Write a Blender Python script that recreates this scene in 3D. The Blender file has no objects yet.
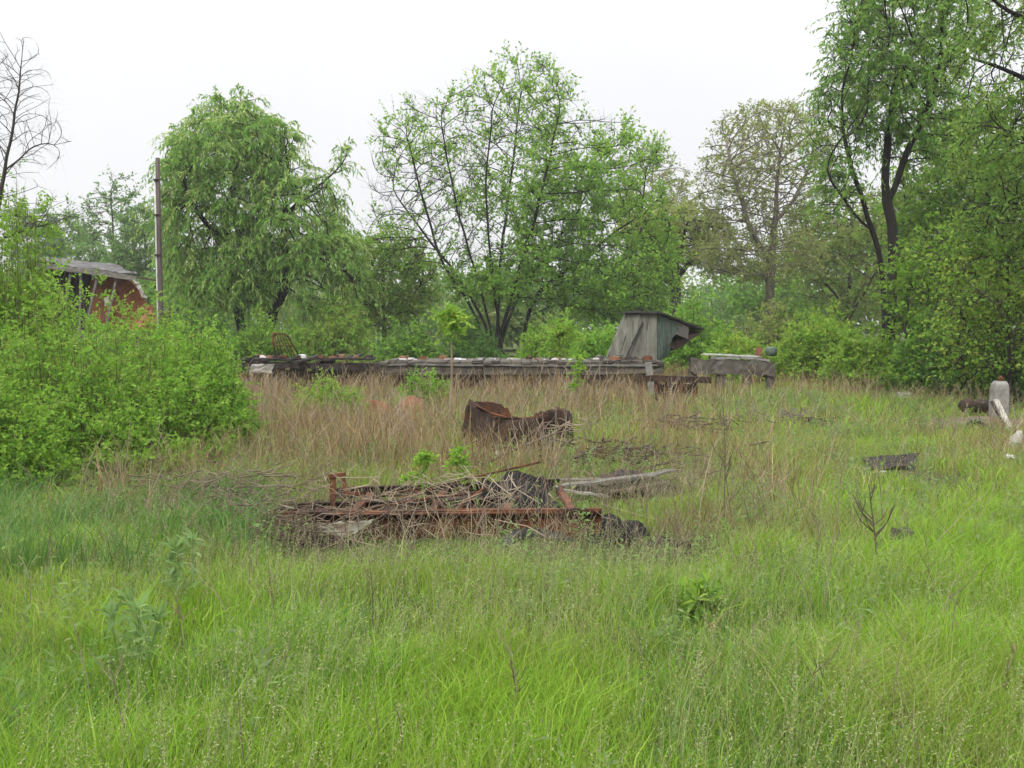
import bpy, math, random
import numpy as np
from mathutils import Vector, Matrix

SC = bpy.context.scene
COL = SC.collection
R = math.radians

# ---------------------------------------------------------------- camera
F_PX = 995.6                      # 35 mm lens on a 36 mm wide sensor at 1024 px
HORIZON = 325.0
CAM_Z = 1.70
PITCH = math.atan((384 - HORIZON) / F_PX)
cam_data = bpy.data.cameras.new('camera')
cam_data.lens = 35.0
cam_data.sensor_width = 36.0
cam_data.clip_start = 0.05
cam_data.clip_end = 2000
cam = bpy.data.objects.new('camera', cam_data)
COL.objects.link(cam)
cam.location = (0, 0, CAM_Z)
cam.rotation_euler = (R(90) - PITCH, 0, 0)
SC.camera = cam

# ---------------------------------------------------------------- sky: overcast, brighter overhead
world = bpy.data.worlds.new('World')
SC.world = world
world.use_nodes = True
wn, wl = world.node_tree.nodes, world.node_tree.links
wn.clear()
SUN_EL, SUN_AZ = R(44), R(204)    # azimuth measured clockwise from +Y
ZENITH = 25.5
w_out = wn.new('ShaderNodeOutputWorld')
w_bg = wn.new('ShaderNodeBackground')
w_bg.inputs['Strength'].default_value = 0.1
w_sky = wn.new('ShaderNodeTexSky')
w_sky.sky_type = 'NISHITA'
w_sky.sun_disc = False
w_sky.sun_elevation = SUN_EL
w_sky.sun_rotation = SUN_AZ
w_sky.air_density = 1.0
w_sky.dust_density = 4.0
w_tc = wn.new('ShaderNodeTexCoord')
w_sep = wn.new('ShaderNodeSeparateXYZ')
w_mx = wn.new('ShaderNodeMath'); w_mx.operation = 'MAXIMUM'; w_mx.inputs[1].default_value = 0.0
w_ma = wn.new('ShaderNodeMath'); w_ma.operation = 'MULTIPLY_ADD'
w_ma.inputs[1].default_value = ZENITH * 0.81
w_ma.inputs[2].default_value = ZENITH * 0.185
w_cl = wn.new('ShaderNodeVectorMath'); w_cl.operation = 'SCALE'
w_cl.inputs[0].default_value = (0.985, 0.985, 1.0)
w_mix = wn.new('ShaderNodeMix'); w_mix.data_type = 'RGBA'
w_mix.inputs['Factor'].default_value = 0.95
wl.new(w_tc.outputs['Generated'], w_sep.inputs[0])
wl.new(w_sep.outputs['Z'], w_mx.inputs[0])
w_sq = wn.new('ShaderNodeMath'); w_sq.operation = 'POWER'; w_sq.inputs[1].default_value = 2.7
wl.new(w_mx.outputs[0], w_sq.inputs[0]); wl.new(w_sq.outputs[0], w_ma.inputs[0])
w_nz = wn.new('ShaderNodeTexNoise'); w_nz.inputs['Scale'].default_value = 2.2; w_nz.inputs['Detail'].default_value = 5
w_mr = wn.new('ShaderNodeMapRange'); w_mr.inputs['From Min'].default_value = 0.3; w_mr.inputs['From Max'].default_value = 0.7
w_mr.inputs['To Min'].default_value = 0.95; w_mr.inputs['To Max'].default_value = 1.05
w_mu = wn.new('ShaderNodeMath'); w_mu.operation = 'MULTIPLY'
wl.new(w_tc.outputs['Generated'], w_nz.inputs['Vector']); wl.new(w_nz.outputs['Fac'], w_mr.inputs['Value'])
wl.new(w_ma.outputs[0], w_mu.inputs[0]); wl.new(w_mr.outputs[0], w_mu.inputs[1])
wl.new(w_mu.outputs[0], w_cl.inputs['Scale'])
wl.new(w_sky.outputs[0], w_mix.inputs['A'])
wl.new(w_cl.outputs[0], w_mix.inputs['B'])
wl.new(w_mix.outputs['Result'], w_bg.inputs['Color'])
wl.new(w_bg.outputs[0], w_out.inputs['Surface'])

sun_data = bpy.data.lights.new('sun', 'SUN')
sun_data.energy = 1.5
sun_data.angle = R(25)
sun_data.color = (1.0, 0.97, 0.92)
sun = bpy.data.objects.new('sun', sun_data)
COL.objects.link(sun)
sun.rotation_euler = (R(90) - SUN_EL, 0, -SUN_AZ + math.pi)
sun.location = (0, 0, 40)

SC.view_settings.view_transform = 'Standard'
SC.view_settings.look = 'None'
SC.view_settings.exposure = 1.0
SC.view_settings.gamma = 1.0
SC.view_settings.use_curve_mapping = False
cy = SC.cycles
cy.max_bounces = 6
cy.diffuse_bounces = 3
cy.glossy_bounces = 2
cy.transmission_bounces = 4
cy.transparent_max_bounces = 4
cy.volume_bounces = 0
cy.use_denoising = True
cy.caustics_reflective = False
cy.caustics_refractive = False

# ---------------------------------------------------------------- placing helpers
def ray(px, py):
    u, v = (px - 512) / F_PX, (384 - py) / F_PX
    c, s = math.cos(PITCH), math.sin(PITCH)
    return Vector((u, c + v * s, -s + v * c))

def at(px, py, d):
    """the point seen at a pixel of the photograph, d metres ahead of the camera"""
    r = ray(px, py)
    return Vector((0, 0, CAM_Z)) + r * (d / r.y)

def vnoise(x, y, scale, seed):
    """smooth value noise in 0..1 on numpy arrays"""
    g = np.random.default_rng(seed).random((64, 64))
    u, v = np.asarray(x) / scale + 1000, np.asarray(y) / scale + 1000
    i, j = np.floor(u).astype(int), np.floor(v).astype(int)
    fx, fy = u - i, v - j
    fx, fy = fx * fx * (3 - 2 * fx), fy * fy * (3 - 2 * fy)
    a, b = g[i % 64, j % 64], g[(i + 1) % 64, j % 64]
    c, d = g[i % 64, (j + 1) % 64], g[(i + 1) % 64, (j + 1) % 64]
    return (a * (1 - fx) + b * fx) * (1 - fy) + (c * (1 - fx) + d * fx) * fy

def sstep(a, b, x):
    t = np.clip((x - a) / (b - a), 0, 1)
    return t * t * (3 - 2 * t)

def gz(x, y):
    """height of the uneven ground"""
    return (vnoise(x, y, 6.0, 1) - 0.5) * 0.16 + (vnoise(x, y, 1.7, 2) - 0.5) * 0.07

def gzf(x, y):
    return float(gz(np.array([x]), np.array([y]))[0])

def ground_at(px, d):
    x = (px - 512) / F_PX * d
    return Vector((x, d, gzf(x, d)))

# ---------------------------------------------------------------- objects
def tag(o, label=None, cat=None, group=None, kind=None):
    if label: o['label'] = label
    if cat: o['category'] = cat
    if group: o['group'] = group
    if kind: o['kind'] = kind
    return o

def thing(name, loc, label, cat, group=None):
    o = bpy.data.objects.new(name, None)
    o.empty_display_size = 0.2
    COL.objects.link(o)
    o.location = loc
    return tag(o, label, cat, group)

def link(name, me, m, parent=None):
    """geometry is given in world coordinates; the object's origin goes to its thing's base"""
    o = bpy.data.objects.new(name, me)
    if m is not None: me.materials.append(m)
    COL.objects.link(o)
    if parent is not None:
        root = parent
        off = Vector((0, 0, 0))
        while root is not None:
            off += root.location
            root = root.parent
        me.transform(Matrix.Translation(-off))
        o.parent = parent
    return o

def np_mesh(name, V, quads=None, tris=None, cols=None):
    me = bpy.data.meshes.new(name)
    V = np.asarray(V, dtype=np.float32).reshape(-1, 3)
    nq = 0 if quads is None else len(quads)
    nt = 0 if tris is None else len(tris)
    loops = []
    if nq: loops.append(np.asarray(quads, np.int32).ravel())
    if nt: loops.append(np.asarray(tris, np.int32).ravel())
    loops = np.concatenate(loops)
    me.vertices.add(len(V)); me.vertices.foreach_set('co', V.ravel())
    me.loops.add(len(loops)); me.loops.foreach_set('vertex_index', loops)
    starts = np.concatenate([np.arange(nq) * 4, nq * 4 + np.arange(nt) * 3]).astype(np.int32)
    me.polygons.add(nq + nt)
    me.polygons.foreach_set('loop_start', starts)
    if cols is not None:
        a = me.attributes.new('tint', 'FLOAT_COLOR', 'POINT')
        c = np.ones((len(V), 4), np.float32); c[:, :3] = cols
        a.data.foreach_set('color', c.ravel())
    me.update(calc_edges=True)
    return me

class MB:
    """collects boxes, bars, tubes and sheets, and links them as one mesh"""
    def __init__(s): s.v, s.f, s.smooth = [], [], []
    def add(s, V, Fs, smooth=False):
        b = len(s.v)
        s.v += [tuple(v) for v in V]
        s.f += [tuple(i + b for i in f) for f in Fs]
        s.smooth += [smooth] * len(Fs)
    def hexa(s, a, b):
        """two quads of four corners each"""
        s.add(list(a) + list(b), [(0, 1, 2, 3), (7, 6, 5, 4), (0, 4, 5, 1), (1, 5, 6, 2), (2, 6, 7, 3), (3, 7, 4, 0)])
    def box(s, c, size, rot=None):
        M = rot or Matrix.Identity(3)
        c = Vector(c); h = Vector(size) / 2
        q = [c + M @ Vector((sx * h.x, sy * h.y, sz * h.z)) for sz in (-1, 1) for sx, sy in ((-1, -1), (1, -1), (1, 1), (-1, 1))]
        s.hexa(q[:4], q[4:])
    def bar(s, p, q, w, h, up=(0, 0, 1), n=1, wob=0.0, rng=None):
        """a rectangular bar from p to q, in n pieces with a little wobble"""
        p, q = Vector(p), Vector(q)
        d = (q - p).normalized()
        side = d.cross(Vector(up))
        if side.length < 1e-4: side = d.cross(Vector((1, 0, 0)))
        side.normalize(); upv = side.cross(d)
        V, Fs = [], []
        for i in range(n + 1):
            c = p.lerp(q, i / n)
            if wob and rng: c = c + side * rng.uniform(-wob, wob) + upv * rng.uniform(-wob, wob)
            for a, b in ((-1, -1), (1, -1), (1, 1), (-1, 1)):
                V.append(c + side * (a * w / 2) + upv * (b * h / 2))
        for i in range(n):
            for k in range(4):
                a, b = i * 4 + k, i * 4 + (k + 1) % 4
                Fs.append((a, b, b + 4, a + 4))
        Fs.append((3, 2, 1, 0)); Fs.append(tuple(n * 4 + k for k in range(4)))
        s.add(V, Fs)
    def tube(s, pts, rad, n=8, cap=True):
        V, Fs = tube_geo([Vector(p) for p in pts], rad, n)
        if cap:
            Fs.append(tuple(range(n))[::-1]); Fs.append(tuple(len(V) - n + k for k in range(n)))
        s.add(V, Fs, True)
    def sheet(s, G, t, smooth=False):
        """a grid of points (rows, columns, 3) given thickness t"""
        G = np.asarray(G, float); m, n = G.shape[:2]
        du = np.gradient(G, axis=1); dv = np.gradient(G, axis=0)
        N = np.cross(du, dv); N /= np.linalg.norm(N, axis=2, keepdims=True) + 1e-9
        A, B = G + N * t / 2, G - N * t / 2
        V = list(A.reshape(-1, 3)) + list(B.reshape(-1, 3)); o = m * n
        Fs = []
        for i in range(m - 1):
            for j in range(n - 1):
                a = i * n + j
                Fs.append((a, a + 1, a + n + 1, a + n)); Fs.append((o + a + n, o + a + n + 1, o + a + 1, o + a))
        for i in range(m - 1):
            a, b = i * n, (i + 1) * n
            Fs.append((a, b, o + b, o + a))
            a, b = i * n + n - 1, (i + 1) * n + n - 1
            Fs.append((b, a, o + a, o + b))
        for j in range(n - 1):
            Fs.append((j + 1, j, o + j, o + j + 1))
            a = (m - 1) * n + j
            Fs.append((a, a + 1, o + a + 1, o + a))
        s.add(V, Fs, smooth)
    def prism(s, poly, off):
        """a polygon of 3-D points pushed along off"""
        n = len(poly); off = Vector(off)
        V = [Vector(p) for p in poly] + [Vector(p) + off for p in poly]
        s.add(V, [tuple(range(n)), tuple(range(2 * n - 1, n - 1, -1))] + [(i, i + n, (i + 1) % n + n, (i + 1) % n) for i in range(n)])
    def build(s, name, m, parent=None, label=None):
        me = bpy.data.meshes.new(name)
        me.from_pydata([tuple(v) for v in s.v], [], s.f)
        me.polygons.foreach_set('use_smooth', s.smooth)
        import bmesh
        bm = bmesh.new(); bm.from_mesh(me)
        bmesh.ops.recalc_face_normals(bm, faces=bm.faces)
        bm.to_mesh(me); bm.free()
        me.update()
        o = link(name, me, m, parent)
        if label: o['label'] = label
        return o

def tube_geo(pts, rad, n):
    V, Fs = [], []
    k = len(pts)
    if not hasattr(rad, '__len__'): rad = [rad] * k
    prev = None
    for i in range(k):
        d = (pts[min(i + 1, k - 1)] - pts[max(i - 1, 0)])
        d = d.normalized() if d.length > 1e-6 else Vector((0, 0, 1))
        if prev is None:
            a = d.cross(Vector((0.31, 0.9, 0.2)))
            if a.length < 1e-3: a = d.cross(Vector((1, 0, 0)))
        else:
            a = prev - d * prev.dot(d)
        a.normalize(); prev = a
        b = d.cross(a)
        for q in range(n):
            w = 2 * math.pi * q / n
            V.append(pts[i] + (a * math.cos(w) + b * math.sin(w)) * rad[i])
    for i in range(k - 1):
        for q in range(n):
            x, y = i * n + q, i * n + (q + 1) % n
            Fs.append((x, y, y + n, x + n))
    return V, Fs

# ---------------------------------------------------------------- materials
def nodes(name):
    m = bpy.data.materials.new(name); m.use_nodes = True
    nt = m.node_tree
    b = nt.nodes['Principled BSDF']
    return m, nt.nodes, nt.links, b

def ramp(N, L, src, stops):
    r = N.new('ShaderNodeValToRGB')
    while len(r.color_ramp.elements) < len(stops): r.color_ramp.elements.new(0.5)
    for e, (p, c) in zip(r.color_ramp.elements, stops):
        e.position = p; e.color = (*c, 1)
    L.new(src, r.inputs[0])
    return r

def noise_tex(N, L, scale, detail=6, rough=0.6, stretch=None):
    tc = N.new('ShaderNodeTexCoord')
    t = N.new('ShaderNodeTexNoise')
    t.inputs['Scale'].default_value = scale
    t.inputs['Detail'].default_value = detail
    t.inputs['Roughness'].default_value = rough
    if stretch:
        mp = N.new('ShaderNodeMapping'); mp.inputs['Scale'].default_value = stretch
        L.new(tc.outputs['Object'], mp.inputs[0]); L.new(mp.outputs[0], t.inputs['Vector'])
    else:
        L.new(tc.outputs['Object'], t.inputs['Vector'])
    return t

def surf(name, stops, scale=6, rough=0.85, bump=0.4, stretch=None, metal=0.0, detail=8, nrough=0.65, bscale=None, dist=0.02):
    m, N, L, b = nodes(name)
    t = noise_tex(N, L, scale, detail, nrough, stretch)
    r = ramp(N, L, t.outputs['Fac'], stops)
    L.new(r.outputs[0], b.inputs['Base Color'])
    b.inputs['Roughness'].default_value = rough
    b.inputs['Metallic'].default_value = metal
    b.inputs['Specular IOR Level'].default_value = 0.3
    if bump:
        t2 = noise_tex(N, L, bscale or scale * 3, 6, 0.7, stretch)
        bp = N.new('ShaderNodeBump'); bp.inputs['Strength'].default_value = bump; bp.inputs['Distance'].default_value = dist
        L.new(t2.outputs['Fac'], bp.inputs['Height']); L.new(bp.outputs[0], b.inputs['Normal'])
    return m

def leaf_mat(name, trans=0.35, spec=0.25, rough=0.55):
    """each leaf's own colour (a plain per-leaf tint), partly letting light through"""
    m, N, L, b = nodes(name)
    a = N.new('ShaderNodeAttribute'); a.attribute_name = 'tint'
    L.new(a.outputs['Color'], b.inputs['Base Color'])
    b.inputs['Roughness'].default_value = rough
    b.inputs['Specular IOR Level'].default_value = spec
    tr = N.new('ShaderNodeBsdfTranslucent')
    g = N.new('ShaderNodeHueSaturation'); g.inputs['Value'].default_value = 1.25; g.inputs['Hue'].default_value = 0.487
    L.new(a.outputs['Color'], g.inputs['Color']); L.new(g.outputs[0], tr.inputs['Color'])
    mx = N.new('ShaderNodeMixShader'); mx.inputs[0].default_value = trans
    L.new(b.outputs[0], mx.inputs[1]); L.new(tr.outputs[0], mx.inputs[2])
    L.new(mx.outputs[0], N['Material Output'].inputs['Surface'])
    return m

M = {}
M['leaf'] = leaf_mat('leaf', 0.55, 0.1)
M['grass'] = leaf_mat('grass', 0.4, 0.2, 0.6)
M['straw'] = leaf_mat('straw', 0.2, 0.15, 0.8)
M['bark'] = surf('bark', [(0.25, (0.018, 0.014, 0.011)), (0.55, (0.05, 0.041, 0.032)), (0.8, (0.11, 0.095, 0.075))], 5, 0.9, 0.8, (3, 3, 0.6))
M['dark_bark'] = surf('dark_bark', [(0.25, (0.006, 0.005, 0.004)), (0.6, (0.018, 0.015, 0.012)), (0.85, (0.04, 0.034, 0.028))], 5, 0.95, 0.8, (3, 3, 0.6))
M['pale_bark'] = surf('pale_bark', [(0.25, (0.06, 0.05, 0.04)), (0.6, (0.14, 0.12, 0.095)), (0.8, (0.24, 0.21, 0.17))], 5, 0.9, 0.6, (3, 3, 0.6))
M['twig'] = surf('twig', [(0.3, (0.05, 0.035, 0.025)), (0.7, (0.12, 0.09, 0.06))], 8, 0.9, 0)
M['rust'] = surf('rust', [(0.34, (0.012, 0.008, 0.006)), (0.45, (0.040, 0.018, 0.010)), (0.54, (0.105, 0.040, 0.018)), (0.62, (0.15, 0.062, 0.028)), (0.72, (0.20, 0.13, 0.085))], 3.2, 0.9, 0.8, metal=0.1, detail=12, nrough=0.75)
M['rust_dark'] = surf('rust_dark', [(0.25, (0.007, 0.006, 0.005)), (0.5, (0.030, 0.018, 0.013)), (0.72, (0.075, 0.041, 0.024)), (0.85, (0.150, 0.120, 0.090))], 6, 0.85, 0.6, metal=0.15)
M['rust_red'] = surf('rust_red', [(0.28, (0.05, 0.017, 0.009)), (0.5, (0.19, 0.062, 0.026)), (0.75, (0.29, 0.12, 0.058))], 2.6, 0.85, 0.4)
M['rust_orange'] = surf('rust_orange', [(0.25, (0.074, 0.025, 0.010)), (0.5, (0.167, 0.062, 0.028)), (0.75, (0.223, 0.105, 0.056))], 6, 0.9, 0.5)
M['old_paint'] = surf('old_paint', [(0.30, (0.053, 0.022, 0.012)), (0.42, (0.180, 0.143, 0.090)), (0.55, (0.270, 0.262, 0.203)), (0.8, (0.375, 0.375, 0.315))], 7, 0.75, 0.3)
M['wood_grey'] = surf('wood_grey', [(0.25, (0.036, 0.032, 0.027)), (0.5, (0.120, 0.112, 0.096)), (0.75, (0.240, 0.232, 0.208))], 4, 0.9, 0.6, (1.2, 9, 9))
M['wood_brown'] = surf('wood_brown', [(0.25, (0.025, 0.018, 0.013)), (0.5, (0.075, 0.056, 0.04)), (0.75, (0.15, 0.12, 0.09))], 5, 0.9, 0.6, (1, 6, 6))
M['deck_wood'] = surf('deck_wood', [(0.25, (0.014, 0.012, 0.010)), (0.48, (0.061, 0.052, 0.042)), (0.64, (0.122, 0.108, 0.086)), (0.8, (0.216, 0.202, 0.173))], 5, 0.95, 0.8, (0.5, 3, 3))
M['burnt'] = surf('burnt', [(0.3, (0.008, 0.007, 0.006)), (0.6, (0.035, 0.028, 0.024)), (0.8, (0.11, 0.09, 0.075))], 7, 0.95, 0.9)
M['rubber'] = surf('rubber', [(0.3, (0.010, 0.010, 0.011)), (0.7, (0.035, 0.036, 0.038)), (0.9, (0.09, 0.09, 0.085))], 9, 0.6, 0.5)
M['tarp'] = surf('tarp', [(0.3, (0.004, 0.004, 0.004)), (0.6, (0.009, 0.009, 0.009)), (0.8, (0.035, 0.032, 0.028))], 9, 0.85, 0.5)
M['tarp'].node_tree.nodes['Principled BSDF'].inputs['Specular IOR Level'].default_value = 0.12
M['concrete'] = surf('concrete', [(0.25, (0.086, 0.079, 0.072)), (0.5, (0.187, 0.180, 0.162)), (0.8, (0.288, 0.281, 0.259))], 5, 0.95, 0.5)
M['concrete_dark'] = surf('concrete_dark', [(0.25, (0.030, 0.026, 0.022)), (0.5, (0.078, 0.069, 0.057)), (0.8, (0.144, 0.132, 0.114))], 5, 0.95, 0.7)
M['shed_face'] = surf('shed_face', [(0.28, (0.030, 0.028, 0.022)), (0.42, (0.10, 0.098, 0.08)), (0.62, (0.165, 0.165, 0.135)), (0.85, (0.22, 0.22, 0.185))], 3, 0.9, 0.5, (4, 4, 0.5))
M['shed_green'] = surf('shed_green', [(0.3, (0.028, 0.040, 0.032)), (0.55, (0.080, 0.108, 0.084)), (0.8, (0.136, 0.164, 0.132))], 4, 0.85, 0.3, (3, 3, 0.8))
M['dark_inside'] = surf('dark_inside', [(0.3, (0.03, 0.018, 0.013)), (0.7, (0.085, 0.055, 0.042))], 5, 0.95, 0.4)
M['felt'] = surf('felt', [(0.3, (0.012, 0.011, 0.011)), (0.7, (0.04, 0.038, 0.036))], 6, 0.95, 0.5)
M['barn_roof'] = surf('barn_roof', [(0.30, (0.012, 0.012, 0.012)), (0.48, (0.05, 0.048, 0.046)), (0.60, (0.13, 0.125, 0.12)), (0.78, (0.32, 0.315, 0.31))], 3.0, 0.8, 0.5, (0.6, 5, 5))
M['white'] = surf('white', [(0.3, (0.252, 0.245, 0.230)), (0.6, (0.475, 0.468, 0.454)), (0.8, (0.576, 0.576, 0.569))], 8, 0.7, 0.3)
M['bleached'] = surf('bleached', [(0.3, (0.16, 0.145, 0.12)), (0.6, (0.30, 0.285, 0.25)), (0.8, (0.40, 0.385, 0.35))], 5, 0.85, 0.4)
M['teal'] = surf('teal', [(0.3, (0.02, 0.16, 0.17)), (0.7, (0.05, 0.33, 0.34))], 8, 0.6, 0.2)
M['pipe'] = surf('pipe', [(0.3, (0.30, 0.30, 0.29)), (0.7, (0.52, 0.52, 0.51))], 5, 0.6, 0.1)
M['pole'] = surf('pole', [(0.25, (0.036, 0.029, 0.024)), (0.5, (0.076, 0.062, 0.053)), (0.8, (0.128, 0.108, 0.092))], 4, 0.9, 0.6, (6, 6, 0.4))
M['dirt'] = surf('dirt', [(0.25, (0.05, 0.036, 0.026)), (0.5, (0.12, 0.092, 0.068)), (0.8, (0.22, 0.185, 0.145))], 7, 1.0, 0.9, dist=0.05)
M['clay'] = surf('clay', [(0.25, (0.104, 0.043, 0.021)), (0.5, (0.176, 0.081, 0.043)), (0.8, (0.234, 0.130, 0.078))], 6, 1.0, 0.8, dist=0.05)
# ---------------------------------------------------------------- ground
def ground_material():
    m, N, L, b = nodes('ground')
    t = noise_tex(N, L, 0.55, 8, 0.65)
    r = ramp(N, L, t.outputs['Fac'], [(0.3, (0.045, 0.075, 0.016)), (0.5, (0.075, 0.10, 0.028)), (0.7, (0.12, 0.105, 0.055))])
    t2 = noise_tex(N, L, 18, 6, 0.7)
    r2 = ramp(N, L, t2.outputs['Fac'], [(0.3, (0.45, 0.45, 0.45)), (0.7, (1.2, 1.2, 1.2))])
    mx = N.new('ShaderNodeMix'); mx.data_type = 'RGBA'; mx.blend_type = 'MULTIPLY'; mx.inputs['Factor'].default_value = 1
    L.new(r.outputs[0], mx.inputs['A']); L.new(r2.outputs[0], mx.inputs['B'])
    L.new(mx.outputs['Result'], b.inputs['Base Color'])
    b.inputs['Roughness'].default_value = 1.0
    b.inputs['Specular IOR Level'].default_value = 0.1
    bp = N.new('ShaderNodeBump'); bp.inputs['Distance'].default_value = 0.06
    L.new(t2.outputs['Fac'], bp.inputs['Height']); L.new(bp.outputs[0], b.inputs['Normal'])
    return m

def build_ground():
    s = np.concatenate([-np.geomspace(400, 31, 14), np.linspace(-30, 30, 121), np.geomspace(31, 400, 14)])
    t = np.concatenate([-np.geomspace(300, 3, 8), np.linspace(-2, 60, 125), np.geomspace(62, 400, 12)])
    X, Y = np.meshgrid(s, t)
    Z = gz(X, Y)
    n = len(s); mm = len(t)
    idx = (np.arange(mm - 1)[:, None] * n + np.arange(n - 1)[None]).ravel()
    q = np.stack([idx, idx + 1, idx + n + 1, idx + n], 1)
    me = np_mesh('ground', np.stack([X, Y, Z], -1), q)
    me.polygons.foreach_set('use_smooth', [True] * len(q))
    tag(link('ground', me, ground_material()), kind='structure')
build_ground()

# ---------------------------------------------------------------- damp air
def build_haze():
    m = MB(); m.box((0, 150, 13.5), (830, 860, 30))
    o = m.build('haze', bpy.data.materials.new('haze'))
    mt = o.data.materials[0]; mt.use_nodes = True
    N, L = mt.node_tree.nodes, mt.node_tree.links
    N.remove(N['Principled BSDF'])
    v = N.new('ShaderNodeVolumePrincipled')
    v.inputs['Color'].default_value = (0.95, 0.97, 1.0, 1)
    v.inputs['Density'].default_value = HAZE
    v.inputs['Anisotropy'].default_value = 0.2
    L.new(v.outputs[0], N['Material Output'].inputs['Volume'])
    tag(o, kind='stuff', label='thin damp haze over the field', cat='haze')
HAZE = 0.0007
build_haze()

# ---------------------------------------------------------------- leaves
def unit(a):
    return a / (np.linalg.norm(a, axis=-1, keepdims=True) + 1e-9)

def rdir(rng, shape):
    return unit(rng.normal(size=tuple(shape) + (3,)))

def strands(rng, P, D, Ls, droop, nleaf, ll, lw, pal, spread=0.8, flat=0.5, hang=0.15, t0=0.1):
    """leaflets along short curved twigs: P starts, D directions, Ls lengths; returns quads and colours"""
    P, D = np.asarray(P, float), unit(np.asarray(D, float))
    n = len(P)
    Ls = np.broadcast_to(np.asarray(Ls, float), (n,))
    t = np.linspace(t0, 1, nleaf)[None] + rng.uniform(-.5, .5, (n, nleaf)) / nleaf
    down = np.array([0, 0, -1.0])
    pos = P[:, None] + D[:, None] * (Ls[:, None] * t)[..., None] + down * (droop * Ls[:, None] * t * t)[..., None]
    tan = unit(D[:, None] + down * (2 * droop * t)[..., None])
    ld = unit(tan * 0.55 + rdir(rng, (n, nleaf)) * spread + down * hang)
    nor = unit(rdir(rng, (n, nleaf)) + np.array([0, 0, flat]))
    w = unit(np.cross(ld, nor))
    sz = rng.uniform(0.65, 1.25, (n, nleaf, 1))
    mid = pos + ld * ll * 0.45 * sz
    up = np.cross(w, ld)
    sag = up * (ll * 0.10) * sz
    V = np.stack([pos, mid + w * lw / 2 * sz + sag, pos + ld * ll * sz, mid - w * lw / 2 * sz + sag], 2)
    pal = np.asarray(pal, float)
    a = rng.integers(0, len(pal), n); bq = rng.integers(0, len(pal), (n, nleaf))
    c = pal[a][:, None] * 0.6 + pal[bq] * 0.4
    c = c * rng.uniform(0.8, 1.2, (n, nleaf, 1))
    return V.reshape(-1, 4, 3), np.repeat(c.reshape(-1, 3), 4, 0).reshape(-1, 4, 3)

def leaves_obj(name, sets, m, parent=None):
    V = np.concatenate([s[0] for s in sets]).reshape(-1, 3)
    C = np.concatenate([s[1] for s in sets]).reshape(-1, 3)
    q = np.arange(len(V)).reshape(-1, 4)
    return link(name, np_mesh(name, V, q, None, C), m, parent)

# ---------------------------------------------------------------- wood
def wood_obj(name, chains, m, parent=None):
    """chains: (points (k,3), radii (k,), sides)"""
    VV, QQ, o = [], [], 0
    for pts, rad, n in chains:
        k = len(pts)
        if k < 2: continue
        d = unit(np.gradient(pts, axis=0))
        ref = np.array([0.31, 0.9, 0.2]) if abs(d[:, 2]).mean() > 0.5 else np.array([0.1, 0.2, 1.0])
        a = unit(np.cross(d, ref)); b = np.cross(d, a)
        w = np.arange(n) * 2 * np.pi / n
        ring = pts[:, None] + (a[:, None] * np.cos(w)[None, :, None] + b[:, None] * np.sin(w)[None, :, None]) * np.asarray(rad)[:, None, None]
        VV.append(ring.reshape(-1, 3))
        i, j = np.meshgrid(np.arange(k - 1), np.arange(n), indexing='ij')
        x = o + i * n + j; y = o + i * n + (j + 1) % n
        QQ.append(np.stack([x, y, y + n, x + n], -1).reshape(-1, 4)); o += k * n
    me = np_mesh(name, np.concatenate(VV), np.concatenate(QQ))
    me.polygons.foreach_set('use_smooth', [True] * len(me.polygons))
    return link(name, me, m, parent)

def colonize(rng, att, seeds, D, infl, kill, iters, trop=(0, 0, 0), jit=0.15, mom=0.6):
    """grow branches from seed polylines towards the points att; returns positions and parents"""
    pos, par = [], []
    for chain in seeds:                     # chain: (parent index or -1, points)
        p = chain[0]
        for q in chain[1]:
            pos.append(np.asarray(q, float)); par.append(p); p = len(pos) - 1
    pos = list(pos)
    P = np.array(pos)
    dist = np.full(len(att), 1e9); near = np.zeros(len(att), int)
    for i in range(0, len(P), 200):
        dd = np.linalg.norm(att[:, None] - P[None, i:i + 200], axis=2)
        j = dd.argmin(1); v = dd[np.arange(len(att)), j]; u = v < dist
        dist[u] = v[u]; near[u] = j[u] + i
    kids = {}
    alive = np.ones(len(att), bool)
    for _ in range(iters):
        act = alive & (dist < infl)
        if not act.any():
            if alive.any() and infl < 50: infl *= 1.5; continue
            break
        nn = near[act]
        dv = unit(att[act] - P[nn])
        S = np.zeros((len(P), 3)); np.add.at(S, nn, dv)
        pa = np.array(par); H = P - P[np.maximum(pa, 0)]
        u = np.unique(nn)
        u = np.array([k for k in u if kids.get(k, 0) < 3], int)
        if len(u) == 0: break
        g = unit(unit(S[u]) + mom * unit(H[u]) + np.asarray(trop) + rng.normal(size=(len(u), 3)) * jit)
        new = P[u] + g * D
        for k in u: kids[k] = kids.get(k, 0) + 1
        o = len(P)
        P = np.concatenate([P, new]); par += list(u)
        dd = np.linalg.norm(att[:, None] - new[None], axis=2)
        j = dd.argmin(1); v = dd[np.arange(len(att)), j]; q = v < dist
        dist[q] = v[q]; near[q] = j[q] + o
        alive &= dist > kill
    return P, np.array(par)

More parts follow.
